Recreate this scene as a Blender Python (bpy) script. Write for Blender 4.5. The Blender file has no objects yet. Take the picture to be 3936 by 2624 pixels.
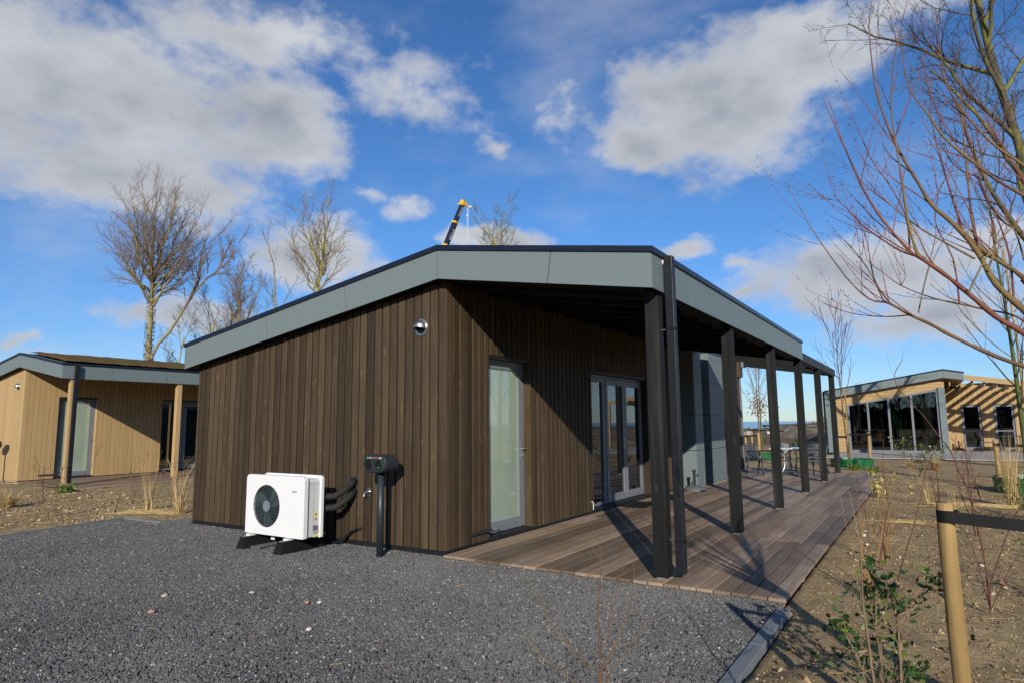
import bpy, bmesh, math, random
from mathutils import Vector, Matrix
import numpy as np

R = math.radians
scene = bpy.context.scene
# ------------------------------------------------------------------ camera
CAM_LOC = (4.8487, -6.0751, 1.5)
YAW, PITCH, ROLL, FOCAL = 0.57022, 0.12701, -0.00944, 2464.05
cam_data = bpy.data.cameras.new('camera')
cam_data.sensor_width = 36.0
cam_data.lens = FOCAL / 3936.0 * 36.0
cam_data.clip_start, cam_data.clip_end = 0.05, 40000.0
cam = bpy.data.objects.new('camera', cam_data)
scene.collection.objects.link(cam)
fw = Vector((-math.sin(YAW) * math.cos(PITCH), math.cos(YAW) * math.cos(PITCH), math.sin(PITCH)))
r0 = Vector((math.cos(YAW), math.sin(YAW), 0)); u0 = r0.cross(fw)
rt = r0 * math.cos(ROLL) + u0 * math.sin(ROLL); up = u0 * math.cos(ROLL) - r0 * math.sin(ROLL)
cam.matrix_world = Matrix(((rt.x, up.x, -fw.x, CAM_LOC[0]), (rt.y, up.y, -fw.y, CAM_LOC[1]),
                           (rt.z, up.z, -fw.z, CAM_LOC[2]), (0, 0, 0, 1)))
scene.camera = cam
# ------------------------------------------------------------------ light
SUN_EL, SUN_AZ = R(21.3), R(30.5)          # the sun stands behind the camera's right shoulder
SKY_STRENGTH, SUN_STRENGTH, EXPOSURE = 0.074, 5.0, 0.0
scene.view_settings.view_transform = 'Standard'
scene.view_settings.look = 'None'
scene.view_settings.exposure = EXPOSURE
scene.view_settings.gamma = 1.0
scene.view_settings.use_curve_mapping = False
sun_data = bpy.data.lights.new('sun', 'SUN')
sun_data.energy, sun_data.angle, sun_data.color = SUN_STRENGTH, R(0.5), (1.0, 0.93, 0.82)
sun = bpy.data.objects.new('sun', sun_data)
scene.collection.objects.link(sun)
ldir = Vector((-math.sin(SUN_AZ) * math.cos(SUN_EL), math.cos(SUN_AZ) * math.cos(SUN_EL), -math.sin(SUN_EL)))
sun.rotation_euler = ldir.to_track_quat('-Z', 'Y').to_euler()
sun.location = (12, -18, 14)

world = bpy.data.worlds.new('World')
scene.world = world
world.use_nodes = True
# clouds: azimuth, elevation, half width, half height (radians), strength
BLOBS = [(-1.18,.425,.315,.12,1.05),(-.935,.425,.135,.095,1),(-1.13,.335,.24,.075,.95),(-.989,.541,.26,.06,.62),(-.721,.507,.13,.06,.42),
 (-.246,.451,.20,.11,1.1),(-.124,.497,.17,.08,.95),(-.34,.42,.125,.06,.95),(-.072,.194,.20,.065,1.05),(.03,.136,.16,.055,.95),
 (.078,.218,.09,.04,.75),(-.877,.250,.125,.062,1.05),(-1.044,.147,.14,.03,.75),(-.587,.281,.09,.03,1.1),(-.478,.469,.055,.055,.5),
 (-.607,.426,.05,.02,.42),(-.304,.257,.05,.022,.75),(-.233,.222,.04,.022,.65),(-1.232,.114,.035,.012,.55),(.003,.523,.18,.04,.6),
 (-.74,.334,.04,.024,.45),(-.804,.343,.03,.018,.45),(-.211,.176,.045,.016,.6)]

def build_world():
    nt = world.node_tree; N = nt.nodes; L = nt.links
    N.clear()
    def node(t, **k):
        n = N.new(t)
        for a, b in k.items(): setattr(n, a, b)
        return n
    def math_(op, a, b=None, c=None, clamp=False):
        n = node('ShaderNodeMath', operation=op, use_clamp=clamp)
        for i, v in enumerate((a, b, c)):
            if v is None: continue
            if isinstance(v, (int, float)): n.inputs[i].default_value = v
            else: L.new(v, n.inputs[i])
        return n.outputs[0]
    def vmath(op, a, b=None, out=0):
        n = node('ShaderNodeVectorMath', operation=op)
        for i, v in enumerate((a, b)):
            if v is None: continue
            if isinstance(v, tuple): n.inputs[i].default_value = v
            else: L.new(v, n.inputs[i])
        return n.outputs[out]
    out = node('ShaderNodeOutputWorld'); bg = node('ShaderNodeBackground')
    bg.inputs['Strength'].default_value = SKY_STRENGTH
    L.new(bg.outputs[0], out.inputs[0])
    sky = node('ShaderNodeTexSky', sky_type='NISHITA', sun_disc=False)
    sky.sun_elevation, sky.sun_rotation = SUN_EL, math.pi - SUN_AZ
    sky.air_density, sky.dust_density, sky.ozone_density, sky.altitude = 1.0, 0.0, 3.5, 0
    tc = node('ShaderNodeTexCoord'); d = vmath('NORMALIZE', tc.outputs['Generated'])
    sep = node('ShaderNodeSeparateXYZ'); L.new(d, sep.inputs[0])
    az = math_('ARCTAN2', sep.outputs[0], sep.outputs[1]); el = math_('ARCSINE', sep.outputs[2])
    comb = node('ShaderNodeCombineXYZ'); L.new(az, comb.inputs[0]); L.new(el, comb.inputs[1])
    def noise(scale, detail, rough, sc=(1, 1, 1), off=(0, 0, 0)):
        v = vmath('ADD', vmath('MULTIPLY', d, sc), off)
        n = node('ShaderNodeTexNoise'); n.inputs['Scale'].default_value = scale
        n.inputs['Detail'].default_value = detail; n.inputs['Roughness'].default_value = rough
        L.new(v, n.inputs['Vector']); return n
    n1 = noise(9, 4, .55, (1, 1, 1.5)); n2 = noise(17, 8, .58, (1, 1, 1.6), (3, 1, 2)); n3 = noise(3.2, 4, .5, (1, 1, 2.4), (7, 2, 5))
    warp = vmath('MULTIPLY', vmath('SUBTRACT', n1.outputs['Color'], (.5, .5, .5)), (.15, .085, 0))
    p = vmath('ADD', comb.outputs[0], warp)
    acc = None
    for (a, e, ra, re, s) in BLOBS:
        q = vmath('MULTIPLY', vmath('SUBTRACT', p, (a, e, 0)), (1 / ra, 1 / re, 0))
        b = math_('MULTIPLY_ADD', vmath('LENGTH', q, out=1), -s, s)
        acc = b if acc is None else math_('SMOOTH_MAX', acc, b, .12)
    # the rest of the sky goes on with broken cloud of the same kind
    gen = math_('MULTIPLY_ADD', n3.outputs[0], 3.2, -1.75)
    view = vmath('DOT_PRODUCT', d, (-.5, .78, .37), out=1)
    mr = node('ShaderNodeMapRange'); L.new(view, mr.inputs[0])
    for i, v in enumerate((.62, .80, 0, -1.2)): mr.inputs[i + 1].default_value = v
    gen = math_('ADD', gen, mr.outputs[0])
    acc = math_('MAXIMUM', acc, gen)
    acc = math_('MAXIMUM', acc, -.35)
    dens = math_('ADD', acc, math_('MULTIPLY_ADD', n2.outputs[0], 1.15, -.52))
    mr2 = node('ShaderNodeMapRange', interpolation_type='SMOOTHSTEP'); L.new(dens, mr2.inputs[0])
    for i, v in enumerate((.0, .62, 0, .96)): mr2.inputs[i + 1].default_value = v
    # thick parts of a cloud are greyer than its sunlit rims
    n4 = noise(5.5, 4, .5, (1, 1, 2), (1, 9, 4))
    core = math_('ADD', math_('MULTIPLY', dens, .55), math_('MULTIPLY_ADD', n4.outputs[0], 1.4, -.72))
    ramp = node('ShaderNodeValToRGB'); L.new(core, ramp.inputs[0])
    e = ramp.color_ramp.elements
    e[0].position, e[0].color = .0, (8.6, 8.9, 9.4, 1)
    e[1].position, e[1].color = .85, (4.0, 4.4, 5.2, 1)
    mid = ramp.color_ramp.elements.new(.4); mid.color = (6.6, 6.9, 7.5, 1)
    hs = node('ShaderNodeHueSaturation'); hs.inputs['Saturation'].default_value = 1.12; hs.inputs['Value'].default_value = 1.0
    L.new(sky.outputs[0], hs.inputs['Color'])
    mix = node('ShaderNodeMix', data_type='RGBA')
    n5 = noise(2.6, 6, .6, (1, 1.4, 2.6), (2, 4, 8)); mr3 = node('ShaderNodeMapRange', interpolation_type='SMOOTHSTEP'); L.new(n5.outputs[0], mr3.inputs[0])
    for i, v in enumerate((.46, .76, 0, .30)): mr3.inputs[i + 1].default_value = v
    cover = math_('MAXIMUM', mr2.outputs[0], mr3.outputs[0])
    L.new(cover, mix.inputs[0]); tint = node('ShaderNodeMix', data_type='RGBA'); hz = node('ShaderNodeMapRange'); L.new(el, hz.inputs[0])
    for i, v in enumerate((.0, .30, 0, 1)): hz.inputs[i + 1].default_value = v
    L.new(hz.outputs[0], tint.inputs[0]); tint.inputs[6].default_value = (.86, 1.12, 1.62, 1); tint.inputs[7].default_value = (1.18, 1.46, 1.80, 1)
    L.new(vmath('MULTIPLY', hs.outputs[0], tint.outputs[2]), mix.inputs[6]); L.new(ramp.outputs[0], mix.inputs[7])
    L.new(mix.outputs[2], bg.inputs['Color'])
build_world()
world.cycles.sampling_method = 'MANUAL'; world.cycles.sample_map_resolution = 1024
scene.cycles.max_bounces = 8; scene.cycles.transparent_max_bounces = 24
scene.cycles.caustics_reflective = False; scene.cycles.caustics_refractive = False

# ------------------------------------------------------------------ helpers
C = scene.collection
rng = random.Random(7)

class MB:
    """collects shapes; build() links them as ONE mesh object"""
    def __init__(s): s.v = []; s.f = []
    def add(s, v, f):
        o = len(s.v); s.v += [tuple(p) for p in v]; s.f += [tuple(i + o for i in q) for q in f]; return s
    def box(s, x0, y0, z0, x1, y1, z1):
        return s.add([(x0,y0,z0),(x1,y0,z0),(x1,y1,z0),(x0,y1,z0),(x0,y0,z1),(x1,y0,z1),(x1,y1,z1),(x0,y1,z1)],
                     [(0,3,2,1),(4,5,6,7),(0,1,5,4),(1,2,6,5),(2,3,7,6),(3,0,4,7)])
    def prism(s, poly, axis, a, b):
        """poly: 2D loop; axis 'x': (y,z), 'y': (x,z), 'z': (x,y); a,b numbers or functions of the 2D point"""
        n = len(poly); fa = a if callable(a) else (lambda p: a); fb = b if callable(b) else (lambda p: b)
        def mk(p, t): return (t, p[0], p[1]) if axis == 'x' else (p[0], t, p[1]) if axis == 'y' else (p[0], p[1], t)
        v = [mk(p, fa(p)) for p in poly] + [mk(p, fb(p)) for p in poly]
        f = [tuple(range(n))[::-1], tuple(range(n, 2 * n))] + [(i, (i + 1) % n, n + (i + 1) % n, n + i) for i in range(n)]
        return s.add(v, f)
    def tube(s, pts, rad, sides=8, cap=True):
        pts = [Vector(p) for p in pts]; n = len(pts)
        if isinstance(rad, (int, float)): rad = [rad] * n
        v = []; a = None
        for i, p in enumerate(pts):
            t = (pts[min(i + 1, n - 1)] - pts[max(i - 1, 0)])
            t = t.normalized() if t.length > 1e-9 else Vector((0, 0, 1))
            if a is None: a = t.orthogonal().normalized()
            a = (a - t * a.dot(t)); a = a.normalized() if a.length > 1e-6 else t.orthogonal().normalized()
            b = t.cross(a)
            for k in range(sides):
                w = 2 * math.pi * k / sides
                q = p + (a * math.cos(w) + b * math.sin(w)) * rad[i]; v.append((q.x, q.y, q.z))
        f = [(i * sides + k, i * sides + (k + 1) % sides, (i + 1) * sides + (k + 1) % sides, (i + 1) * sides + k)
             for i in range(n - 1) for k in range(sides)]
        if cap: f += [tuple(range(sides))[::-1], tuple(range((n - 1) * sides, n * sides))]
        return s.add(v, f)
    def lathe(s, prof, sides=24, c=(0, 0, 0), close=False):
        n = len(prof)
        v = [(c[0] + r * math.cos(2*math.pi*k/sides), c[1] + r * math.sin(2*math.pi*k/sides), c[2] + z) for r, z in prof for k in range(sides)]
        f = [(i*sides+k, i*sides+(k+1)%sides, (i+1)*sides+(k+1)%sides, (i+1)*sides+k) for i in range(n-1) for k in range(sides)]
        if close: f += [((n-1)*sides+k, (n-1)*sides+(k+1)%sides, (k+1)%sides, k) for k in range(sides)]
        return s.add(v, f)
    def mesh(s, name, mat=None, smooth=False):
        me = bpy.data.meshes.new(name); me.from_pydata(s.v, [], s.f); me.update()
        if mat: me.materials.append(mat)
        if smooth: me.shade_smooth()
        return me
    def build(s, name, mat=None, parent=None, smooth=False, bevel=0.0, seg=2, recalc=False):
        me = s.mesh(name, mat, smooth)
        if recalc:
            b = bmesh.new(); b.from_mesh(me); bmesh.ops.recalc_face_normals(b, faces=b.faces); b.to_mesh(me); b.free()
        return link(name, me, parent, bevel, seg)

def link(name, me, parent=None, bevel=0.0, seg=2):
    o = bpy.data.objects.new(name, me); C.objects.link(o)
    if parent is not None: o.parent = parent
    if bevel:
        m = o.modifiers.new('bevel', 'BEVEL'); m.width = bevel; m.segments = seg; m.limit_method = 'ANGLE'; m.angle_limit = R(40)
    return o
def tag(o, label, cat, group=None):
    o['label'] = label; o['category'] = cat
    if group: o['group'] = group
    return o
def thing(name, label, cat, loc=(0, 0, 0), rz=0.0, group=None):
    o = bpy.data.objects.new(name, None); C.objects.link(o); o.empty_display_size = .2
    o.location = loc; o.rotation_euler = (0, 0, rz)
    return tag(o, label, cat, group)
def struct(o, kind='structure'):
    o['kind'] = kind; return o
def bx(name, mat, parent, x0, y0, z0, x1, y1, z1, bevel=0.0):
    return MB().box(x0, y0, z0, x1, y1, z1).build(name, mat, parent, bevel=bevel)

# ------------------------------------------------------------------ materials
class G:
    """small node-graph helper around a Principled material"""
    def __init__(s, name, rough=.6, metallic=0.0, spec=.5, **kw):
        s.m = bpy.data.materials.new(name); s.m.use_nodes = True
        s.nt = s.m.node_tree; s.N = s.nt.nodes; s.L = s.nt.links
        s.p = s.N['Principled BSDF']
        s.p.inputs['Roughness'].default_value = rough; s.p.inputs['Metallic'].default_value = metallic
        s.p.inputs['Specular IOR Level'].default_value = spec
        for k, v in kw.items(): s.p.inputs[k].default_value = v
    def node(s, t, **k):
        n = s.N.new(t)
        for a, b in k.items(): setattr(n, a, b)
        return n
    def coords(s, scale=(1, 1, 1), rnd=0.0, kind='Object'):
        tc = s.node('ShaderNodeTexCoord'); v = tc.outputs[kind]
        if rnd:
            oi = s.node('ShaderNodeObjectInfo'); m = s.node('ShaderNodeMath', operation='MULTIPLY')
            s.L.new(oi.outputs['Random'], m.inputs[0]); m.inputs[1].default_value = rnd
            a = s.node('ShaderNodeVectorMath', operation='ADD'); s.L.new(v, a.inputs[0]); s.L.new(m.outputs[0], a.inputs[1]); v = a.outputs[0]
        mp = s.node('ShaderNodeVectorMath', operation='MULTIPLY'); s.L.new(v, mp.inputs[0]); mp.inputs[1].default_value = scale
        return mp.outputs[0]
    def noise(s, vec, scale, detail=4, rough=.55, dist=0.0):
        n = s.node('ShaderNodeTexNoise'); s.L.new(vec, n.inputs['Vector'])
        n.inputs['Scale'].default_value = scale; n.inputs['Detail'].default_value = detail
        n.inputs['Roughness'].default_value = rough; n.inputs['Distortion'].default_value = dist
        return n.outputs[0]
    def voro(s, vec, scale, out='Distance', rnd=1.0):
        n = s.node('ShaderNodeTexVoronoi'); s.L.new(vec, n.inputs['Vector']); n.inputs['Scale'].default_value = scale
        n.inputs['Randomness'].default_value = rnd
        return n.outputs[out]
    def ramp(s, fac, stops, interp='LINEAR'):
        n = s.node('ShaderNodeValToRGB'); s.L.new(fac, n.inputs[0]); cr = n.color_ramp; cr.interpolation = interp
        while len(cr.elements) < len(stops): cr.elements.new(.5)
        for e, (p, c) in zip(cr.elements, stops):
            e.position = p; e.color = (c, c, c, 1) if isinstance(c, (int, float)) else (*c, 1)
        return n.outputs[0]
    def mix(s, fac, a, b, blend='MIX'):
        n = s.node('ShaderNodeMix', data_type='RGBA', blend_type=blend)
        for i, v in ((0, fac), (6, a), (7, b)):
            if isinstance(v, (int, float)): n.inputs[i].default_value = v
            elif isinstance(v, tuple): n.inputs[i].default_value = (*v, 1)
            else: s.L.new(v, n.inputs[i])
        return n.outputs[2]
    def val(s, op, a, b=None, c=None, clamp=False):
        n = s.node('ShaderNodeMath', operation=op, use_clamp=clamp)
        for i, v in enumerate((a, b, c)):
            if v is None: continue
            if isinstance(v, (int, float)): n.inputs[i].default_value = v
            else: s.L.new(v, n.inputs[i])
        return n.outputs[0]
    def rand(s): return s.node('ShaderNodeObjectInfo').outputs['Random']
    def col(s, v):
        if isinstance(v, tuple): s.p.inputs['Base Color'].default_value = (*v, 1)
        else: s.L.new(v, s.p.inputs['Base Color'])
        return s
    def rough(s, v): s.L.new(v, s.p.inputs['Roughness']); return s
    def bump(s, h, strength=.3, dist=.01):
        b = s.node('ShaderNodeBump'); b.inputs['Strength'].default_value = strength; b.inputs['Distance'].default_value = dist
        s.L.new(h, b.inputs['Height']); s.L.new(b.outputs[0], s.p.inputs['Normal']); return s

def wood(name, dark, light, axis='z', knots=None, rnd=.35, rough=.65, grain=1.0, bump=.25, blotch=.25, streak=None, spec=.3, kn=1.0, patch=None):
    g = G(name, rough, spec=spec)
    sc = {'z': (26, 26, 1.1), 'y': (26, 1.1, 26), 'x': (1.1, 26, 26)}[axis]
    v = g.coords(tuple(a * grain for a in sc), rnd=41.0)
    n = g.noise(v, 1.0, 6, .62, 1.2)
    fine = g.noise(v, 5.0, 3, .6)
    c = g.mix(g.ramp(n, [(.28, 0.0), (.72, 1.0)]), dark, light)
    c = g.mix(.3, c, g.mix(fine, tuple(a * .55 for a in dark), tuple(min(1, a * 1.25) for a in light)))
    big = g.noise(g.coords((1.3, 1.3, 1.3), rnd=17.0), 1.0, 3, .6)
    c = g.mix(g.ramp(big, [(.35, blotch), (.65, 0.0)]), c, tuple(a * .7 for a in dark))
    if knots:
        kv = g.coords({'z': (7*kn, 7*kn, 2.4*kn), 'y': (7, 2.4, 7), 'x': (2.4, 7, 7)}[axis], rnd=23.0)
        kd = g.voro(kv, 1.0)
        c = g.mix(g.ramp(kd, [(.05, .75), (.17, 0.0)]), c, knots)
        c = g.mix(g.ramp(kd, [(.02, .8), (.055, 0.0)]), c, tuple(a * .5 for a in dark))
    if streak:
        sv = g.coords({'z': (9, 9, .5), 'y': (9, .5, 9), 'x': (.5, 9, 9)}[axis], rnd=57.0)
        c = g.mix(g.ramp(g.noise(sv, 1.0, 5, .6), [(.55, 0.0), (.75, .6)]), c, streak)
    if patch:
        pn = g.noise(g.coords((2.2, .8, 2.2), rnd=3.0), 1.0, 6, .7)
        c = g.mix(g.ramp(pn, [(.54, 0.0), (.74, .55)]), c, patch)
    k = g.val('MULTIPLY_ADD', g.rand(), rnd * 2, 1 - rnd)
    hsv = g.node('ShaderNodeHueSaturation'); g.L.new(c, hsv.inputs['Color']); g.L.new(k, hsv.inputs['Value'])
    g.col(hsv.outputs[0]); g.bump(g.val('ADD', n, g.val('MULTIPLY', fine, .5)), bump, .004)
    return g.m

def paint(name, c, rough=.45, var=.06, metallic=0.0, spec=.5, scale=3.0, bump=0.0):
    g = G(name, rough, metallic, spec)
    v = g.coords((1, 1, 1), rnd=5.0); n = g.noise(v, scale, 5, .6)
    g.col(g.mix(n, tuple(a * (1 - var) for a in c), tuple(min(1, a * (1 + var)) for a in c)))
    rv = .07 if var > .01 else .008
    g.rough(g.ramp(g.noise(v, scale * 4, 4), [(.3, max(.02, rough - rv)), (.7, min(1, rough + rv))]))
    if bump: g.bump(g.noise(v, scale * 30, 3), bump, .002)
    return g.m

def glass(name, tint=(.9, .95, .93), dark=.0):
    m = bpy.data.materials.new(name); m.use_nodes = True; nt = m.node_tree; nt.nodes.clear()
    o = nt.nodes.new('ShaderNodeOutputMaterial'); mx = nt.nodes.new('ShaderNodeMixShader')
    t = nt.nodes.new('ShaderNodeBsdfTransparent'); t.inputs[0].default_value = (*tint, 1)
    gl = nt.nodes.new('ShaderNodeBsdfGlossy'); gl.inputs['Roughness'].default_value = 0.004; gl.inputs[0].default_value = (.95, .97, 1, 1)
    fr = nt.nodes.new('ShaderNodeFresnel'); fr.inputs[0].default_value = 1.55
    k = nt.nodes.new('ShaderNodeMath'); k.operation = 'MULTIPLY_ADD'; k.inputs[1].default_value = 1.7; k.inputs[2].default_value = .02; k.use_clamp = True
    nt.links.new(fr.outputs[0], k.inputs[0]); nt.links.new(k.outputs[0], mx.inputs[0])
    nt.links.new(t.outputs[0], mx.inputs[1]); nt.links.new(gl.outputs[0], mx.inputs[2]); nt.links.new(mx.outputs[0], o.inputs[0])
    return m

M = {}
M['brown'] = wood('stained_brown_wood', (.027, .017, .0085), (.090, .060, .032), 'z', (.115, .076, .038), .42, .62, streak=(.095, .068, .042))
M['tan'] = wood('oiled_tan_wood', (.36, .238, .105), (.47, .325, .160), 'z', (.32, .20, .08), .07, .6, bump=.1, blotch=.06)
M['tan_x'] = wood('oiled_tan_wood_level', (.36, .235, .10), (.47, .32, .155), 'x', (.32, .20, .08), .08, .6, bump=.12, blotch=.08)
M['black_wood'] = wood('black_stained_wood', (.007, .0075, .0075), (.018, .019, .018), 'z', (.036, .036, .034), .12, .6, spec=.15, bump=.35, streak=(.055, .056, .054))
M['black_beam'] = wood('black_stained_beam', (.012, .012, .012), (.028, .028, .027), 'y', (.06, .056, .05), .1, .55, bump=.35)
M['black_rafter'] = wood('black_stained_rafter', (.009, .009, .009), (.020, .020, .019), 'x', (.04, .038, .034), .1, .7, spec=.1, bump=.3)
M['deck'] = wood('weathered_deck_wood', (.140, .092, .060), (.365, .274, .192), 'y', None, .42, .55, patch=(.36, .33, .29), bump=.4, blotch=.30, streak=(.27, .165, .095))
M['pine'] = wood('round_pine_stake', (.27, .165, .058), (.54, .37, .155), 'z', (.16, .08, .025), .16, .8, grain=.7, bump=.9, blotch=.65, streak=(.13, .075, .028), kn=2.6)
M['grey_panel'] = paint('grey_facade_panel', (.150, .186, .187), .5, .006, spec=.35, scale=1.2)
M['trim'] = paint('navy_metal_trim', (.012, .016, .030), .33, .1, metallic=.2)
M['frame'] = paint('grey_window_frame', (.165, .18, .195), .38, .04)
M['black'] = paint('black_rubber', (.009, .009, .009), .7, .2, spec=.2, bump=.15)
M['membrane'] = paint('black_membrane', (.010, .011, .013), .5, .2)
M['plinth'] = paint('pale_concrete_plinth', (.48, .44, .36), .9, .25, scale=8, bump=.4)
M['white'] = paint('white_enamel', (.74, .74, .725), .4, .004, scale=.8)
M['white_side'] = paint('white_coated_steel', (.60, .61, .595), .42, .006, scale=.8)
M['chrome'] = paint('brushed_steel', (.70, .68, .65), .34, .04, metallic=1.0)
M['zinc'] = paint('galvanised_steel', (.46, .47, .47), .4, .12, metallic=.85)
M['anthracite'] = paint('anthracite_plastic', (.022, .027, .033), .33, .08)
M['dark_pole'] = paint('dark_coated_pole', (.018, .026, .031), .42, .1)
M['fan_dark'] = paint('fan_grey_plastic', (.055, .078, .085), .4, .05)
M['fan_hub'] = paint('fan_hub_grey', (.16, .20, .22), .4, .04)
M['green_plastic'] = paint('green_plastic', (.012, .12, .042), .4, .12)
M['yellow'] = paint('crane_yellow', (.72, .40, .02), .4, .05)
M['crane_dark'] = paint('crane_dark_paint', (.012, .016, .028), .35, .1)
M['letter'] = paint('white_lettering', (.8, .8, .8), .5, .01)
M['letter_dark'] = paint('dark_lettering', (.03, .03, .03), .5, .01)
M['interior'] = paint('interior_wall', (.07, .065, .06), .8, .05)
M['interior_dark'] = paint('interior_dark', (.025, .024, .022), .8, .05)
M['curtain'] = paint('beige_curtain', (.50, .47, .40), .9, .06)
M['orange'] = paint('orange_cushion', (.55, .14, .05), .8, .08)
M['furn'] = paint('dark_furniture', (.06, .05, .045), .6, .08)
M['glass'] = glass('window_glass')
M['glass_dark'] = glass('tinted_glass', (.42, .46, .46))
M['pipe_black'] = paint('black_coated_pipe', (.011, .012, .015), .45, .1, spec=.3)
M['litter'] = paint('dry_leaf_litter', (.36, .25, .12), .9, .3)
g = G('frosted_glass', .12, spec=.6); v = g.coords((.5, .9, .35)); g.col(g.mix(g.noise(v, 1.4, 3), (.20, .29, .23), (.42, .49, .38))); g.p.inputs['Coat Weight'].default_value = 1.0; g.p.inputs['Coat IOR'].default_value = 2.1; g.p.inputs['Coat Roughness'].default_value = .01; M['frosted'] = g.m
def flat(name, c, rough=.6):
    g = G(name, rough); v = g.coords(rnd=3.0); g.col(g.mix(g.noise(v, 40, 2), tuple(a * .93 for a in c), tuple(min(1, a * 1.05) for a in c))); return g.m

# soil
g = G('sandy_soil', .95, spec=.15)
v = g.coords((1, 1, 1))
n1 = g.noise(v, .55, 5, .62); n2 = g.noise(v, 4.0, 8, .68); n3 = g.noise(v, 28, 6, .7); n4 = g.noise(v, 130, 3, .6)
c = g.mix(g.ramp(n2, [(.36, 0.0), (.62, 1.0)]), (.24, .160, .074), (.60, .43, .215))
c = g.mix(g.ramp(n1, [(.38, .7), (.62, 0.0)]), c, (.15, .108, .06))
c = g.mix(g.ramp(g.noise(v, 1.7, 6, .7), [(.40, .75), (.56, 0.0)]), c, (.135, .096, .054))
c = g.mix(.45, c, g.mix(g.ramp(n3, [(.3, 0.0), (.7, 1.0)]), (.17, .116, .056), (.64, .475, .26)))
sh = g.voro(v, 34.0); c = g.mix(g.ramp(sh, [(.03, .8), (.055, 0.0)]), c, (.62, .57, .47))
g.col(c); g.bump(g.val('ADD', g.val('MULTIPLY', n2, .7), g.val('ADD', n3, g.val('MULTIPLY', n4, .5))), .8, .02)
M['soil'] = g.m
# earth bank
g = G('bank_earth', .95, spec=.1); v = g.coords((1, 1, 1)); n = g.noise(v, 1.1, 7, .68)
g.col(g.mix(g.ramp(n, [(.36, 0.0), (.64, 1.0)]), (.075, .06, .045), (.25, .215, .17))); g.bump(n, 1.0, .25); M['bank'] = g.m
# gravel bed below the stones and the stones themselves
g = G('gravel_fines', .9, spec=.2); v = g.coords((1, 1, 1)); n = g.noise(v, 70, 4, .7)
g.col(g.mix(n, (.018, .019, .020), (.07, .072, .075))); g.bump(n, 1.0, .02); M['gravel_base'] = g.m
g = G('gravel_stone', .8, spec=.25)
k = g.rand(); c = g.ramp(k, [(.0, (.044, .044, .044)), (.3, (.078, .077, .076)), (.75, (.125, .123, .119)), (.95, (.18, .18, .175)), (.978, (.30, .29, .26)), (.992, (.58, .56, .51)), (.998, (.36, .19, .11))], 'LINEAR')
bn = g.noise(g.coords((1, 1, 1)), 2.0, 2)
gp_ = g.node('ShaderNodeNewGeometry').outputs['Position']; dust = g.ramp(g.noise(gp_, .55, 4, .6), [(.38, 0.0), (.72, .38)])
c = g.mix(dust, c, (.235, .225, .205))
g.col(g.mix(.2, c, g.mix(bn, (.04, .043, .05), (.17, .17, .18)))); M['stone'] = g.m
g = G('soil_crumb', .95, spec=.1); k = g.rand()
g.col(g.ramp(k, [(0, (.10, .075, .05)), (.5, (.25, .175, .088)), (.90, (.40, .29, .15)), (.975, (.44, .36, .24)), (.995, (.66, .62, .54)), (1, (.4, .16, .08))])); M['crumb'] = g.m
# concrete kerb
M['kerb'] = paint('grey_concrete_kerb', (.155, .17, .182), .8, .22, scale=9, bump=.3)
# sedum
g = G('sedum_roof', .95, spec=.1); v = g.coords((1, 1, 1)); n = g.noise(v, 2.6, 6, .7)
g.col(g.mix(g.ramp(n, [(.4, 0.0), (.6, 1.0)]), (.15, .062, .028), (.115, .115, .030))); g.bump(g.noise(v, 40, 4), .8, .03); M['sedum'] = g.m
# sea
g = G('sea_water', .18, spec=.5); v = g.coords((1, 1, 1)); n = g.noise(v, .05, 6, .6)
g.col(g.mix(n, (.020, .075, .17), (.035, .11, .22))); g.bump(g.noise(v, .5, 6, .65), .5, .6); M['sea'] = g.m
# bark and stems
def bark(name, a, b, rough=.85, sc=14, moss=None):
    g = G(name, rough, spec=.2); v = g.coords((1, 1, .3), rnd=9.0); n = g.noise(v, sc, 5, .65)
    c = g.mix(g.ramp(n, [(.35, 0.0), (.65, 1.0)]), a, b)
    if moss: c = g.mix(g.ramp(g.noise(g.coords((1, 1, .6)), 2.6, 4), [(.45, 0.0), (.6, .8)]), c, moss)
    g.col(c); g.bump(n, .5, .02); return g.m
M['bark_tree'] = bark('grey_bark', (.17, .14, .09), (.34, .28, .17), moss=(.28, .24, .07))
M['lagging'] = paint('foam_pipe_lagging', (.022, .022, .020), .75, .15, spec=.25, bump=.2)
M['bark_yellow'] = bark('lichen_yellow_bark', (.21, .18, .08), (.40, .35, .14), moss=(.36, .31, .07))
M['twig'] = bark('fine_twig', (.16, .12, .10), (.25, .19, .15))
M['twig_grey'] = bark('grey_twig', (.10, .085, .07), (.20, .17, .125), moss=(.2, .18, .06))
M['willow'] = bark('willow_bark', (.11, .06, .04), (.21, .12, .06), .6, 9, moss=(.19, .14, .04))
M['bark_lichen'] = bark('dark_lichen_bark', (.05, .045, .032), (.12, .105, .065), .9, 9, moss=(.21, .19, .035))
M['twig_dark'] = bark('dark_twig', (.06, .045, .036), (.12, .095, .07))
M['willow_red'] = bark('red_willow_twig', (.14, .042, .032), (.21, .085, .05), .6, 8)
M['red_stem'] = bark('dogwood_red_stem', (.075, .022, .018), (.13, .048, .034), .6)
M['orange_stem'] = bark('orange_brown_stem', (.22, .11, .04), (.33, .19, .07), .6)
M['olive_stem'] = bark('olive_brown_stem', (.13, .06, .035), (.22, .16, .05), .6, 4, moss=(.20, .18, .04))
M['brown_stem'] = bark('brown_stem', (.11, .07, .045), (.23, .165, .10), .7)
M['green_bark'] = bark('green_young_bark', (.045, .065, .018), (.10, .12, .032), .6)
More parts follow.
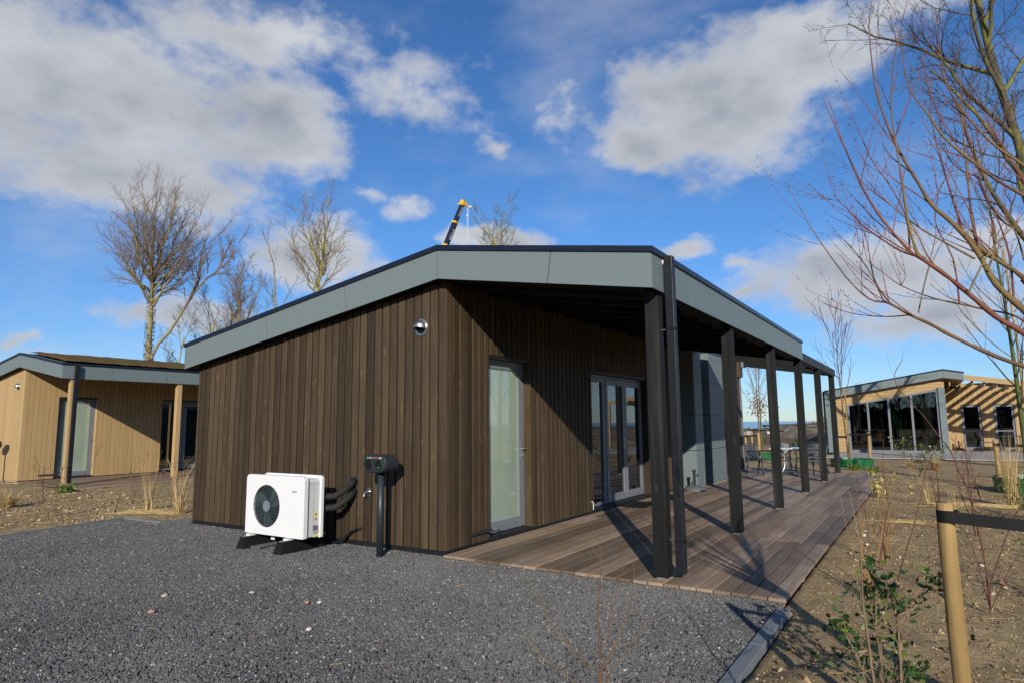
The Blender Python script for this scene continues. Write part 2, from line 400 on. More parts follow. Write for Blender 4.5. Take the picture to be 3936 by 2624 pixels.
def leaf(name, cols, rough=.4, spec=.4):
    g = G(name, rough, spec=spec); ge = g.node('ShaderNodeNewGeometry').outputs['Random Per Island']
    g.col(g.ramp(ge, [(i / max(1, len(cols) - 1), c) for i, c in enumerate(cols)]))
    g.p.inputs['Transmission Weight'].default_value = 0.0
    return g.m
M['holly'] = leaf('holly_leaf', [(.010, .035, .010), (.02, .06, .014), (.035, .085, .018), (.13, .17, .03)], .42, .3)
M['bush_leaf'] = leaf('bush_leaf', [(.05, .085, .015), (.10, .14, .022), (.19, .21, .04)], .4)
M['yellow_leaf'] = leaf('yellow_leaf', [(.26, .26, .05), (.42, .38, .09), (.34, .32, .12)], .5)
M['beech_leaf'] = leaf('dry_beech_leaf', [(.16, .055, .02), (.24, .09, .03), (.11, .04, .018)], .7)
M['straw'] = leaf('dry_straw', [(.40, .28, .11), (.55, .41, .19), (.33, .22, .085)], .8)
M['ivy'] = leaf('ivy_leaf', [(.08, .085, .03), (.14, .13, .05), (.18, .13, .07)], .6)
M['fern'] = leaf('low_green_plant', [(.05, .10, .012), (.09, .15, .02), (.14, .19, .03)], .5)
M['house_plant'] = leaf('house_plant_leaf', [(.03, .25, .02), (.05, .33, .03)], .4)

# ================================================================== SETTING
from mathutils import noise as mn
GRAVEL = [(-5.55, -7.2), (-6.71, -.27), (-5.71, -.23), (-5.70, .29), (-5.30, .29), (-5.30, .03), (.0, .03), (.0, -.05), (3.70, -.05), (3.69, -7.2)]
def smooth(a, b, t):
    t = min(1, max(0, (t - a) / (b - a))); return t * t * (3 - 2 * t)
def inpoly(x, y, P):
    c = False; j = len(P) - 1
    for i in range(len(P)):
        if (P[i][1] > y) != (P[j][1] > y) and x < (P[j][0]-P[i][0])*(y-P[i][1])/(P[j][1]-P[i][1])+P[i][0]: c = not c
        j = i
    return c
def fbm(x, y, s, o=4):
    return mn.fractal(Vector((x * s, y * s, 3.7)), 1.0, 2.0, o)
def height(x, y):
    if -60 < x < 60 and -12 < y < 50:
        h = -.035 + .018 * fbm(x, y, .8) + .012 * fbm(x, y, 4.5, 3)
        if 3.6 < x < 9 and -5 < y < 12: h += .008 * fbm(x, y, 16, 3)
        d = math.hypot((x - 6.35) / 1.12, (y + 2.35)); h += .10 * (1 - smooth(2.0, 2.32, d + .10 * fbm(x, y, 1.3)))
        if inpoly(x, y, GRAVEL): h = min(h, -.10)
        if -5.6 < x < 3.72 and -.05 < y < 15.1: h = min(h, -.12)
        if -22.5 < x < -13.2 and 1.8 < y < 17: h = min(h, -.12)
        if .2 < x < 11.5 and 23.6 < y < 45: h = min(h, -.12)
        if 3.68 < x < 3.80 and y < -.25: h = min(h, -.12)
    else: h = -.03
    h += -5 * smooth(57, 64, y)
    return h
def spans(*segs):
    out = []
    for a, b, s in segs:
        n = max(1, int(round((b - a) / s))); out += [a + (b - a) * i / n for i in range(n)]
    return out + [segs[-1][1]]
xs = spans((-4000, -400, 900), (-400, -60, 60), (-60, -22, 3), (-22, -5, .22), (-5, 3.6, .4), (3.6, 7.2, .045), (7.2, 12, .2), (12, 60, 3), (60, 400, 60), (400, 4000, 900))
ys = spans((-4000, -400, 900), (-400, -20, 50), (-20, -5, 1.5), (-5, 4.5, .055), (4.5, 16, .15), (16, 26, .3), (26, 66, 1), (66, 400, 80), (400, 30000, 7000))
gv = [(x, y, height(x, y)) for y in ys for x in xs]
nx = len(xs)
gf = [(j*nx+i, j*nx+i+1, (j+1)*nx+i+1, (j+1)*nx+i) for j in range(len(ys)-1) for i in range(nx-1)]
ground = MB().add(gv, gf).build('ground', M['soil'], smooth=True); struct(ground)
sea = MB().add([(-30000, 59, -2.2), (30000, 59, -2.2), (30000, 30000, -2.2), (-30000, 30000, -2.2)], [(0, 1, 2, 3)]).build('sea', M['sea']); struct(sea)
# earth bank before the sea
bxs = spans((-160, -20, 2.5), (-20, 8, .3), (8, 160, 2.5)); bys = spans((45.5, 60, .3))
bv = []
for y in bys:
    for x in bxs:
        t = smooth(46.5, 52.3, y) * (1 - smooth(54.5, 59.5, y))
        z = -.06 + (.92 + .10 * fbm(x, y, .22, 3)) * t + .10 * fbm(x, y, .9, 4) * min(1, 3 * t)
        if x > -8: z += .25 * smooth(-8, -3, x) * t
        bv.append((x, y, z))
nb = len(bxs)
bank = MB().add(bv, [(j*nb+i, j*nb+i+1, (j+1)*nb+i+1, (j+1)*nb+i) for j in range(len(bys)-1) for i in range(nb-1)]).build('earth_bank', M['bank'], smooth=True); struct(bank)

# gravel bed
gb = MB().add([(x, y, -.045) for x, y in GRAVEL], [tuple(range(len(GRAVEL)))[::-1]]).build('gravel_bed', M['gravel_base'], recalc=True); struct(gb)

def scatter(name, poly_faces, density, size, mat, seed, zoff=0.0, kind_label=None, squash=.55, smin=.55, smax=1.35):
    """stones strewn over a sheet: real small rocks set out with geometry nodes"""
    me = bpy.data.meshes.new(name); me.from_pydata(poly_faces[0], [], poly_faces[1]); me.update(); me.materials.append(mat)
    o = link(name, me)
    ng = bpy.data.node_groups.new(name + '_nodes', 'GeometryNodeTree')
    ng.interface.new_socket('Geometry', in_out='INPUT', socket_type='NodeSocketGeometry')
    ng.interface.new_socket('Geometry', in_out='OUTPUT', socket_type='NodeSocketGeometry')
    N, L = ng.nodes, ng.links
    gi, go = N.new('NodeGroupInput'), N.new('NodeGroupOutput')
    dp = N.new('GeometryNodeDistributePointsOnFaces'); dp.inputs['Density'].default_value = density; dp.inputs['Seed'].default_value = seed
    L.new(gi.outputs[0], dp.inputs['Mesh'])
    geo = N.new('GeometryNodeGeometryToInstance')
    for k in range(4):
        ico = N.new('GeometryNodeMeshIcoSphere'); ico.inputs['Radius'].default_value = 1.0; ico.inputs['Subdivisions'].default_value = 1
        sp = N.new('GeometryNodeSetPosition'); L.new(ico.outputs[0], sp.inputs['Geometry'])
        rv = N.new('FunctionNodeRandomValue'); rv.data_type = 'FLOAT_VECTOR'
        rv.inputs[0].default_value = (-.38, -.38, -.30); rv.inputs[1].default_value = (.38, .38, .30); rv.inputs['Seed'].default_value = 11 + 7 * k
        L.new(rv.outputs[0], sp.inputs['Offset'])
        sm = N.new('GeometryNodeSetMaterial'); sm.inputs['Material'].default_value = mat; L.new(sp.outputs[0], sm.inputs[0])
        L.new(sm.outputs[0], geo.inputs[0])
    iop = N.new('GeometryNodeInstanceOnPoints'); L.new(dp.outputs['Points'], iop.inputs['Points']); L.new(geo.outputs[0], iop.inputs['Instance'])
    iop.inputs['Pick Instance'].default_value = True
    rr = N.new('FunctionNodeRandomValue'); rr.data_type = 'FLOAT_VECTOR'; rr.inputs[0].default_value = (-.9, -.9, 0); rr.inputs[1].default_value = (.9, .9, 6.283); rr.inputs['Seed'].default_value = seed + 3
    L.new(rr.outputs[0], iop.inputs['Rotation'])
    rs = N.new('FunctionNodeRandomValue'); rs.data_type = 'FLOAT_VECTOR'; rs.inputs['Seed'].default_value = seed + 5
    rs.inputs[0].default_value = (size*smin, size*smin*.75, size*smin*squash); rs.inputs[1].default_value = (size*smax, size*smax*.85, size*smax*squash)
    L.new(rs.outputs[0], iop.inputs['Scale'])
    L.new(iop.outputs[0], go.inputs[0])
    md = o.modifiers.new('scatter', 'NODES'); md.node_group = ng
    return o
def sheet(poly, z): return ([(x, y, z) for x, y in poly], [tuple(range(len(poly)))])
def stuff(o, label, cat): o['kind'] = 'stuff'; tag(o, label, cat); return o
near = [(-2.9, -4.7), (3.69, -4.7), (3.70, -.06), (.0, -.06), (.0, .02), (-2.9, .02)]
far = [(-5.9, -4.7), (-2.9, -4.7), (-2.9, .02), (-5.29, .02), (-5.29, .28), (-5.69, .28), (-5.70, -.24), (-6.69, -.28)]
stuff(scatter('gravel', sheet(near, -.038), 5400, .0114, M['stone'], 4), 'dark grey crushed stone gravel in front of the brown cabin', 'gravel')
stuff(scatter('gravel', sheet(far, -.038), 4200, .0120, M['stone'], 9), 'dark grey crushed stone gravel towards the left edging strip', 'gravel')
# crumbs and pebbles on the planting bed, following its surface
def bed_mesh(x0, x1, y0, y1, s, test=None):
    vs, fs = [], []; X = spans((x0, x1, s)); Y = spans((y0, y1, s)); n = len(X)
    for y in Y:
        for x in X: vs.append((x, y, height(x, y) + .001))
    for j in range(len(Y)-1):
        for i in range(n-1):
            if test is None or test(X[i] + s/2, Y[j] + s/2): fs.append((j*n+i, j*n+i+1, (j+1)*n+i+1, (j+1)*n+i))
    return vs, fs
stuff(scatter('soil_crumbs', bed_mesh(3.85, 7.2, -4.2, 3.5, .07), 550, .0058, M['crumb'], 21, squash=.7, smin=.3, smax=1.9), 'loose crumbs and pale shell grit on the near planting bed', 'soil')
stuff(scatter('soil_crumbs', bed_mesh(3.85, 9, 3.5, 16, .2), 130, .009, M['crumb'], 23, squash=.7, smin=.3, smax=1.9), 'loose crumbs and grit on the bed beside the long deck', 'soil')
stuff(scatter('soil_crumbs', bed_mesh(-13.1, -5.8, -3, 2.2, .2, lambda x, y: not inpoly(x, y, GRAVEL) and not (x > -6.8 and y < -.1)), 150, .010, M['crumb'], 25, squash=.75, smin=.3, smax=2.2), 'loose clods and grit on the sandy bed before the tan cabin', 'soil')

stuff(scatter('soil_clods', bed_mesh(3.9, 7.2, -4.2, 6, .1), 22, .022, M['crumb'], 31, squash=.6, smin=.4, smax=1.7), 'larger earth clods strewn over the right planting bed', 'soil')
stuff(scatter('soil_clods', bed_mesh(-13.1, -6.9, -3, 1.7, .2, lambda x, y: not inpoly(x, y, GRAVEL)), 26, .03, M['crumb'], 33, squash=.6, smin=.4, smax=1.7), 'larger earth clods strewn over the left sandy bed', 'soil')
# kerbs
kerb = thing('kerb', 'flat grey concrete kerb stones along the right edge of the gravel', 'kerb', (3.745, -.29, 0))
y = 0.0
for k in range(5):
    MB().box(-.047, y - .997, -.2, .047, y, -.014).build('kerb_stone', M['kerb'], kerb, bevel=.006); y -= 1.0
edge = thing('edging_strip', 'thin grey concrete edging strip round the left end of the gravel', 'edging', (0, 0, 0))
ep = [(-5.55, -7.2), (-6.73, -.25), (-5.69, -.21), (-5.68, .31), (-5.3, .31)]
for (a, b) in zip(ep[:-1], ep[1:]):
    d = Vector((b[0]-a[0], b[1]-a[1], 0)); ln = d.length; d.normalize(); nrm = Vector((-d.y, d.x, 0)); n = max(1, int(round(ln)))
    for i in range(n):
        p = Vector((*a, 0)) + d * (ln * i / n + .003); q = Vector((*a, 0)) + d * (ln * (i + 1) / n - .003)
        MB().prism([(p.x, p.y), (q.x, q.y), (q.x + nrm.x*.035, q.y + nrm.y*.035), (p.x + nrm.x*.035, p.y + nrm.y*.035)], 'z', -.2, -.012).build('edging_piece', M['kerb'], edge, recalc=True)

# ================================================================== CABINS
XL, ZR, ML, XE, MR, FH, OV, YE, YF = -5.31, 3.646, .1514, 2.6957, .1634, .408, .174, 8.87, 14.9
def zt(x): return ZR + ML * x if x < 0 else ZR - MR * x
def front_board(a0, a1, z0, parent, mat, zf, t=.017, c=.004, y0=0.0):
    poly = [(a0, y0+t), (a0, y0+c), (a0+c, y0), (a1-c, y0), (a1, y0+c), (a1, y0+t)]
    return MB().prism(poly, 'z', z0, lambda p: zf(p[0])).build('cladding_board', mat, parent, recalc=True)
def side_board(a0, a1, z0, z1, parent, mat, t=.017, c=.004, x0=0.0):
    poly = [(x0-t, a0), (x0-c, a0), (x0, a0+c), (x0, a1-c), (x0-c, a1), (x0-t, a1)]
    return MB().prism(poly, 'z', z0, z1).build('cladding_board', mat, parent, recalc=True)
def ring(mb, x0, x1, y0, y1, z0, z1, w, wb=None, wt=None):
    wb = wb or w; wt = wt or w
    mb.box(x0, y0, z0, x1, y0+w, z1).box(x0, y1-w, z0, x1, y1, z1).box(x0, y0+w, z0, x1, y1-w, z0+wb).box(x0, y0+w, z1-wt, x1, y1-w, z1); return mb
def handle(parent, x, y, z, s=1):
    hd = MB().box(x, y-.014, z-.13, x+.008, y+.014, z+.10)
    hd.tube([(x+.006, y, z), (x+.05, y, z), (x+.055, y+.012*s, z), (x+.055, y+.12*s, z)], .009, 8).lathe([(.0, 0), (.012, 0), (.012, .012), (0, .012)], 10, (x+.012, y, z-.09))
    return hd.build('handle', M['chrome'], parent, smooth=False)

def cabin(name, label, T, wm, pm, corem, boards_front, far_end):
    rt_ = thing(name, label, 'cabin', (T[0], T[1], 0))
    P = .135
    # cores
    mb = MB().prism([(-5.165, -.02), (-.019, -.02), (-.019, zt(0)-.36), (-5.165, zt(-5.165)-.38)], 'y', .019, .16)
    mb.box(-5.165, .16, -.02, -5.03, 14.6, 2.5)
    mb.box(-.16, .16, -.02, -.019, .885, 3.3).box(-.16, 1.985, -.02, -.019, 3.985, 3.3).box(-.16, 6.645, -.02, -.019, 14.7, 3.3)
    mb.box(-.16, .885, 2.42, -.019, 1.985, 3.3).box(-.16, 3.985, 2.41, -.019, 6.645, 3.3)
    mb.build('wall', corem, rt_, recalc=True)
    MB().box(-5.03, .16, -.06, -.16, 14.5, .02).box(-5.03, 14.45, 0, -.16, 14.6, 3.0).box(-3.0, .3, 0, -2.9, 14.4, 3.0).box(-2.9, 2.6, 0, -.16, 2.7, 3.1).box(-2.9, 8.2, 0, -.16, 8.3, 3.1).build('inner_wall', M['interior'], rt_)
    MB().box(-5.17, -.006+.03, -.035, -.01, .2, .028).box(-.2, .03, -.035, -.012, .885, .028).box(-.2, 1.985, -.035, -.012, 3.985, .028).box(-.2, 6.645, -.035, -.012, 14.7, .028).box(-.2, .885, -.035, .0, 1.985, .052).box(-.2, 3.985, -.035, .0, 6.645, .052).build('base_seal', M['membrane'], rt_)
    MB().box(-5.14, .05, -.3, -.03, .3, -.036).build('plinth', M['plinth'], rt_)
    # front boards
    if boards_front:
        x = -.003; i = 0
        while x > -5.19:
            w = min(P, x + 5.19); 
            if w > .03: front_board(x - w + .027, x, .03, rt_, wm, lambda q: zt(q) - .395)
            x -= P
    else:
        x = -.003
        while x > -5.19:
            w = min(P, x + 5.19)
            if w > .03: front_board(x - w + .002, x, .03, rt_, wm, lambda q: zt(q) - .395, c=.002)
            x -= P
    # side boards
    y = .012; zs = 3.24; gap = .026 if boards_front else .010
    while y < 8.69:
        a, b = y, y + P - gap
        for lo, hi, z0, z1 in ((0, .888, .03, zs), (.888, 1.982, 2.42, zs), (1.982, 3.988, .03, zs), (3.988, 6.642, 2.41, zs), (6.642, 8.70, .03, zs)):
            q0, q1 = max(a, lo), min(b, hi)
            if q1 - q0 > .02: side_board(q0, q1, z0, z1, rt_, wm)
        y += P
    if far_end:
        y = 11.12
        while y < 14.6:
            side_board(y, min(y + P - .012, 14.6), .03, 3.24, rt_, wm); y += P
    # reveals of the openings
    for (y0, y1, zz) in ((.885, 1.985, 2.42), (3.985, 6.645, 2.41)):
        bx('reveal', wm, rt_, -.15, y0, .052, .004, y0+.018, zz); bx('reveal', wm, rt_, -.15, y1-.018, .052, .004, y1, zz)
        MB().box(-.15, y0+.018, zz-.045, -.01, y1-.018, zz).build('head_trim', M['membrane'], rt_)
    # frosted side door
    d = ring(MB(), -.165, -.115, .905, 1.965, .06, 2.375, .14, .14, .12).build('door', M['frame'], rt_, bevel=.004)
    d['label'] = 'grey framed door with frosted glass'
    bx('pane', M['frosted'], d, -.150, 1.04, .19, -.135, 1.83, 2.26)
    handle(d, -.115, 1.90, 1.14)
    MB().box(-.113, 1.22, .10, -.085, 1.25, .13).build('door_stop', M['chrome'], d)
    MB().box(.004, .50, .13, .03, .93, .165).box(.03, .86, .14, .10, .875, .155).tube([(.03, .72, .15), (.11, .88, .15), (.17, .98, .14)], .006, 6).build('door_stay', M['anthracite'], rt_)
    # glass doors
    f = ring(MB(), -.185, -.12, 4.005, 6.625, .06, 2.365, .055, .05, .05); f.box(-.185, 4.72, .11, -.12, 4.83, 2.315)
    f = f.build('glass_door_frame', M['frame'], rt_, bevel=.004)
    bx('pane', M['glass'], f, -.16, 4.06, .11, -.152, 4.72, 2.315)
    MB().box(-.118, 4.08, 2.24, -.105, 4.70, 2.30).build('window_vent', M['frame'], f)
    for (a, b) in ((4.835, 5.70), (5.715, 6.57)):
        lf = ring(MB(), -.165, -.108, a, b, .075, 2.31, .095, .13, .11).build('glass_door', M['frame'], rt_, bevel=.004)
        bx('pane', M['glass'], lf, -.14, a+.095, .205, -.132, b-.095, 2.20)
        if a < 5: handle(lf, -.108, b-.045, 1.12, 1)
        MB().box(-.106, a+.01, .16, -.09, a+.045, .26).build('hinge', M['zinc'], lf)
    # roof slabs
    OVI = OV - .014
    MB().prism([(XL+.014, zt(XL)-.02), (0, ZR-.02), (0, ZR-.40), (XL+.014, zt(XL)-.40)], 'y', -OVI, YF).build('roof', M['black_rafter'], rt_, recalc=True)
    MB().prism([(0, ZR-.02), (XE-.014, zt(XE)-.02), (XE-.014, zt(XE)-.40), (0, ZR-.40)], 'y', -OVI, YE).build('canopy_roof', M['black_rafter'], rt_, recalc=True)
    for k in range(13):
        yy = .25 + k * .68
        MB().prism([(.05, zt(.05)-.46), (XE-.3, zt(XE-.3)-.46), (XE-.3, zt(XE-.3)-.39), (.05, zt(.05)-.39)], 'y', yy, yy+.06).build('rafter', M['black_rafter'], rt_, recalc=True)
    # sedum
    sx = [XL + .25 + (-.15 - XL - .25) * i / 14 for i in range(15)]; sy = [.05 + 14.5 * i / 90 for i in range(91)]
    vv = [(a, b, zt(a) + .03 + .03 * mn.noise((a*3, b*3, T[0])) + .05 * min(1, i_*.7, (14-i_)*.7) * (1 if 0 < j_ < 90 else 0)) for j_, b in enumerate(sy) for i_, a in enumerate(sx)]
    MB().add(vv, [(j*15+i, j*15+i+1, (j+1)*15+i+1, (j+1)*15+i) for j in range(90) for i in range(14)]).build('sedum', M['sedum'], rt_, smooth=True)
    sx = [.05 + (XE - .35) * i / 10 for i in range(11)]; sy = [.05 + 8.6 * i / 60 for i in range(61)]
    vv = [(a, b, zt(a) + .03 + .03 * mn.noise((a*3, b*3, T[0])) + .05 * min(1, i_*.7+.3, (10-i_)*.7) * (1 if 0 < j_ < 60 else 0)) for j_, b in enumerate(sy) for i_, a in enumerate(sx)]
    MB().add(vv, [(j*11+i, j*11+i+1, (j+1)*11+i+1, (j+1)*11+i) for j in range(60) for i in range(10)]).build('sedum', M['sedum'], rt_, smooth=True)
    # fascia panels, joints 5 mm
    sk = .062
    def fpl(xa, xb, la, lb):
        MB().prism([(xa+.005+la, zt(xa)-FH+ML*la), (xb-.005+lb, zt(min(0, xb+lb))-FH), (xb-.005, zt(xb)-.045), (xa+.005, zt(xa)-.045)], 'y', -OV, -OV+.013).build('fascia_panel', M['grey_panel'], rt_, recalc=True)
    fpl(XL, -3.252, 0, sk); fpl(-3.252, -1.61, sk, sk); fpl(-1.61, 0, sk, 0)
    MB().prism([(.003, ZR-FH), (1.515, zt(1.515)-FH), (1.565, zt(1.565)-.045), (.003, ZR-.045)], 'y', -OV, -OV+.013).build('fascia_panel', M['grey_panel'], rt_, recalc=True)
    MB().prism([(1.526, zt(1.526)-FH), (XE-.003, zt(XE)-FH), (XE-.003, zt(XE)-.045), (1.576, zt(1.576)-.045)], 'y', -OV, -OV+.013).build('fascia_panel', M['grey_panel'], rt_, recalc=True)
    ej = [-OV, 1.07, 2.62, 4.16, 5.68, 7.24, YE]
    for a, b in zip(ej[:-1], ej[1:]):
        bx('fascia_panel', M['grey_panel'], rt_, XE-.013, a+.005, zt(XE)-FH, XE, b-.005, zt(XE)-.045)
    MB().prism([(.02, ZR-FH), (XE-.014, zt(XE)-FH), (XE-.014, zt(XE)-.045), (.02, ZR-.045)], 'y', YE, YE+.013).build('fascia_panel', M['grey_panel'], rt_, recalc=True)
    bx('fascia_panel', M['grey_panel'], rt_, XL, -OV, zt(XL)-FH, XL+.013, YF, zt(XL)-.045)
    # metal roof edge
    e = .022
    MB().prism([(XL-e, zt(XL)-.055), (0, ZR-.055), (0, ZR+.006), (XL-e, zt(XL)+.003)], 'y', -OV-e, -OV+.09).build('roof_edge', M['trim'], rt_, recalc=True)
    MB().prism([(.0, ZR-.055), (XE+e, zt(XE)-.055), (XE+e, zt(XE)+.003), (.0, ZR+.006)], 'y', -OV-e, -OV+.09).build('roof_edge', M['trim'], rt_, recalc=True)
    MB().box(XE-.08, -OV+.092, zt(XE)-.052, XE+e, YE+e, zt(XE)+.004).build('roof_edge', M['trim'], rt_)
    MB().box(XL-e, -OV+.092, zt(XL)-.052, XL+.08, YF, zt(XL)+.004).build('roof_edge', M['trim'], rt_)
    # posts
    ny = 6 if far_end else 4
    for k in range(ny):
        y0 = .071 + 2.911 * k
        zz = zt(2.58) - .40 if k < 4 else 2.80
        po = MB().box(2.512, y0, .022, 2.654, y0+.142, zz).build('post', pm, rt_, bevel=.005)
        MB().box(2.535, y0+.02, -.0, 2.63, y0+.12, .022).build('post_shoe', M['zinc'], po)
    # downpipe
    dp = MB().box(2.722, .10, .065, 2.808, .19, 3.165).build('downpipe', M['pipe_black'], rt_, bevel=.006)
    MB().tube([(2.70, .145, 3.11), (2.73, .145, 3.11)], .03, 12).build('spout', M['white'], dp)
    for z in (.37, 2.42):
        MB().box(2.716, .094, z-.012, 2.814, .196, z-.004).box(2.716, .094, z+.004, 2.814, .196, z+.012).build('pipe_clip', M['black'], dp)
        MB().tube([(2.64, .15, z), (2.73, .15, z)], .006, 6).build('clip_screw', M['zinc'], dp)
    # vent cowl
    vc = []; 
    for i in range(9):
        th = math.pi / 2 * i / 8
        for k in range(17):
            ph = math.pi * (k / 16.0) * 1.22 - math.pi * .11
            vc.append((-.39 + .092*math.cos(ph)*math.cos(th*.98)*1.0, -.012 - .10*math.sin(th), 2.70 + .092*math.sin(ph)*math.cos(th*.98)))
    vf = [(i*17+k, i*17+k+1, (i+1)*17+k+1, (i+1)*17+k) for i in range(8) for k in range(16)]
    vent = MB().add(vc, vf).build('vent_cowl', M['chrome'], rt_, smooth=True)
    mo = vent.modifiers.new('thick', 'SOLIDIFY'); mo.thickness = .004
    MB().tube([(-.39, .0, 2.70), (-.39, -.012, 2.70)], .104, 28).build('vent_flange', M['chrome'], vent)
    MB().tube([(-.39, -.012, 2.685), (-.39, -.02, 2.685)], .068, 24).build('vent_opening', M['black'], vent)
    return rt_

# branch courses: points (metres), radius at foot, radius at tip
WILLOW = [[[[5.251,-2.951,1.807],[5.199,-2.918,1.917],[5.124,-2.883,2.036],[5.081,-2.853,2.174],[5.039,-2.823,2.271],[4.986,-2.793,2.364],[4.937,-2.765,2.44],[4.897,-2.737,2.557],[4.841,-2.71,2.713],[4.813,-2.683,2.815],[4.772,-2.657,3.01],[4.756,-2.63,3.183],[4.754,-2.603,3.448],[4.777,-2.576,3.595]],0.022,0.0025],[[[5.239,-3.0,1.738],[5.181,-3.011,1.819],[5.102,-3.022,1.887],[5.021,-3.035,1.987],[4.944,-3.049,2.077],[4.869,-3.066,2.15],[4.842,-3.084,2.173],[4.762,-3.104,2.304],[4.702,-3.124,2.438],[4.671,-3.144,2.542],[4.633,-3.165,2.666],[4.582,-3.187,2.854]],0.019,0.002],[[[5.215,-2.997,1.675],[5.093,-2.967,1.742],[4.963,-2.941,1.832],[4.887,-2.921,1.894],[4.821,-2.903,1.94],[4.761,-2.885,1.991],[4.729,-2.868,2.011],[4.672,-2.853,2.034],[4.584,-2.84,2.151],[4.463,-2.834,2.387],[4.412,-2.822,2.516],[4.355,-2.812,2.64]],0.014,0.0015],[[[4.76,-2.856,1.995],[4.722,-2.822,2.058],[4.67,-2.788,2.19],[4.613,-2.755,2.298],[4.577,-2.722,2.353],[4.517,-2.691,2.409]],0.006,0.0012],[[[4.821,-2.875,1.943],[4.723,-2.828,1.952],[4.603,-2.784,1.983],[4.529,-2.74,2.022],[4.471,-2.696,2.061]],0.005,0.0012],[[[4.869,-3.075,2.148],[4.848,-3.088,2.256],[4.841,-3.1,2.353],[4.837,-3.113,2.45],[4.829,-3.125,2.585],[4.822,-3.138,2.749],[4.844,-3.15,2.943],[4.882,-3.163,3.093],[4.912,-3.176,3.188]],0.0095,0.002],[[[5.124,-2.887,2.035],[5.085,-2.817,2.2],[5.076,-2.75,2.369],[5.081,-2.683,2.535],[5.086,-2.617,2.759],[5.095,-2.55,2.994],[5.109,-2.485,3.184]],0.011,0.0018],[[[5.041,-2.781,2.281],[5.02,-2.699,2.463],[5.002,-2.619,2.624],[4.984,-2.538,2.816],[4.979,-2.457,2.969],[4.99,-2.378,3.218]],0.009,0.0016],[[[5.319,-2.809,2.298],[5.25,-2.825,2.398],[5.165,-2.841,2.48],[5.078,-2.858,2.588],[5.002,-2.879,2.69],[4.956,-2.902,2.791],[4.895,-2.925,2.927],[4.879,-2.95,3.08],[4.882,-2.975,3.166]],0.012,0.0018],[[[5.358,-2.612,2.468],[5.286,-2.631,2.585],[5.196,-2.65,2.688],[5.113,-2.671,2.823],[5.058,-2.696,2.941],[5.029,-2.723,3.041],[5.027,-2.751,3.183],[5.021,-2.78,3.316]],0.01,0.0018],[[[5.269,-2.802,1.805],[5.194,-2.756,1.914],[5.094,-2.709,1.962],[5.007,-2.666,2.002],[4.907,-2.626,2.049],[4.794,-2.588,2.125],[4.719,-2.553,2.21],[4.658,-2.518,2.29],[4.644,-2.481,2.479]],0.008,0.0015],[[[5.019,-3.08,1.98],[5.095,-3.035,2.132],[5.151,-2.99,2.202],[5.2,-2.945,2.257],[5.236,-2.899,2.316]],0.006,0.002],[[[5.063,-2.882,2.152],[4.925,-2.816,2.292],[4.867,-2.755,2.367],[4.789,-2.696,2.479],[4.724,-2.637,2.594],[4.646,-2.581,2.729]],0.007,0.0015],[[[4.869,-3.075,2.148],[4.812,-3.032,2.189],[4.745,-2.991,2.261],[4.671,-2.952,2.35],[4.627,-2.911,2.429],[4.584,-2.872,2.5],[4.55,-2.832,2.602],[4.519,-2.792,2.767]],0.0075,0.0013],[[[4.578,-2.806,2.52],[4.551,-2.799,2.53],[4.51,-2.793,2.549]],0.0025,0.0012],[[[4.729,-2.877,2.01],[4.695,-2.839,2.137],[4.679,-2.8,2.308],[4.663,-2.76,2.381],[4.639,-2.722,2.459],[4.671,-2.68,2.582]],0.005,0.0012],[[[4.997,-2.879,1.971],[4.994,-2.803,2.179],[4.947,-2.727,2.36],[4.968,-2.652,2.518],[4.954,-2.577,2.755]],0.006,0.0013],[[[4.852,-2.875,1.95],[4.875,-2.85,2.045],[4.919,-2.826,2.205],[4.942,-2.801,2.303],[4.946,-2.777,2.406]],0.005,0.0013],[[[5.101,-2.885,2.092],[5.149,-2.789,2.251],[5.141,-2.688,2.422],[5.147,-2.588,2.703],[5.135,-2.487,2.892]],0.007,0.0015],[[[5.174,-2.892,1.975],[5.182,-2.825,2.164],[5.16,-2.756,2.352],[5.137,-2.687,2.472],[5.122,-2.619,2.617],[5.098,-2.551,2.876],[5.108,-2.485,3.074]],0.007,0.0015],[[[5.213,-2.896,2.048],[5.174,-2.858,2.105],[5.112,-2.819,2.177],[5.042,-2.781,2.291]],0.016,0.012],[[[4.952,-2.977,2.076],[4.907,-2.933,2.164],[4.877,-2.89,2.273],[4.844,-2.847,2.367],[4.76,-2.805,2.484],[4.687,-2.765,2.584],[4.645,-2.724,2.68],[4.628,-2.682,2.753]],0.006,0.0012],[[[4.842,-3.075,2.179],[4.838,-3.035,2.335],[4.786,-2.996,2.499],[4.729,-2.957,2.632],[4.687,-2.919,2.797],[4.635,-2.882,2.984]],0.006,0.0012],[[[4.795,-2.676,2.109],[4.815,-2.65,2.157],[4.801,-2.625,2.205],[4.757,-2.601,2.331],[4.745,-2.577,2.435]],0.004,0.001],[[[5.242,-2.698,2.165],[5.226,-2.636,2.314],[5.179,-2.571,2.419],[5.148,-2.508,2.463],[5.121,-2.445,2.591],[5.037,-2.38,2.785]],0.006,0.0013],[[[5.332,-2.508,2.974],[5.303,-2.479,2.964],[5.221,-2.444,2.801],[5.198,-2.417,2.904],[5.161,-2.388,3.047]],0.004,0.0013]]
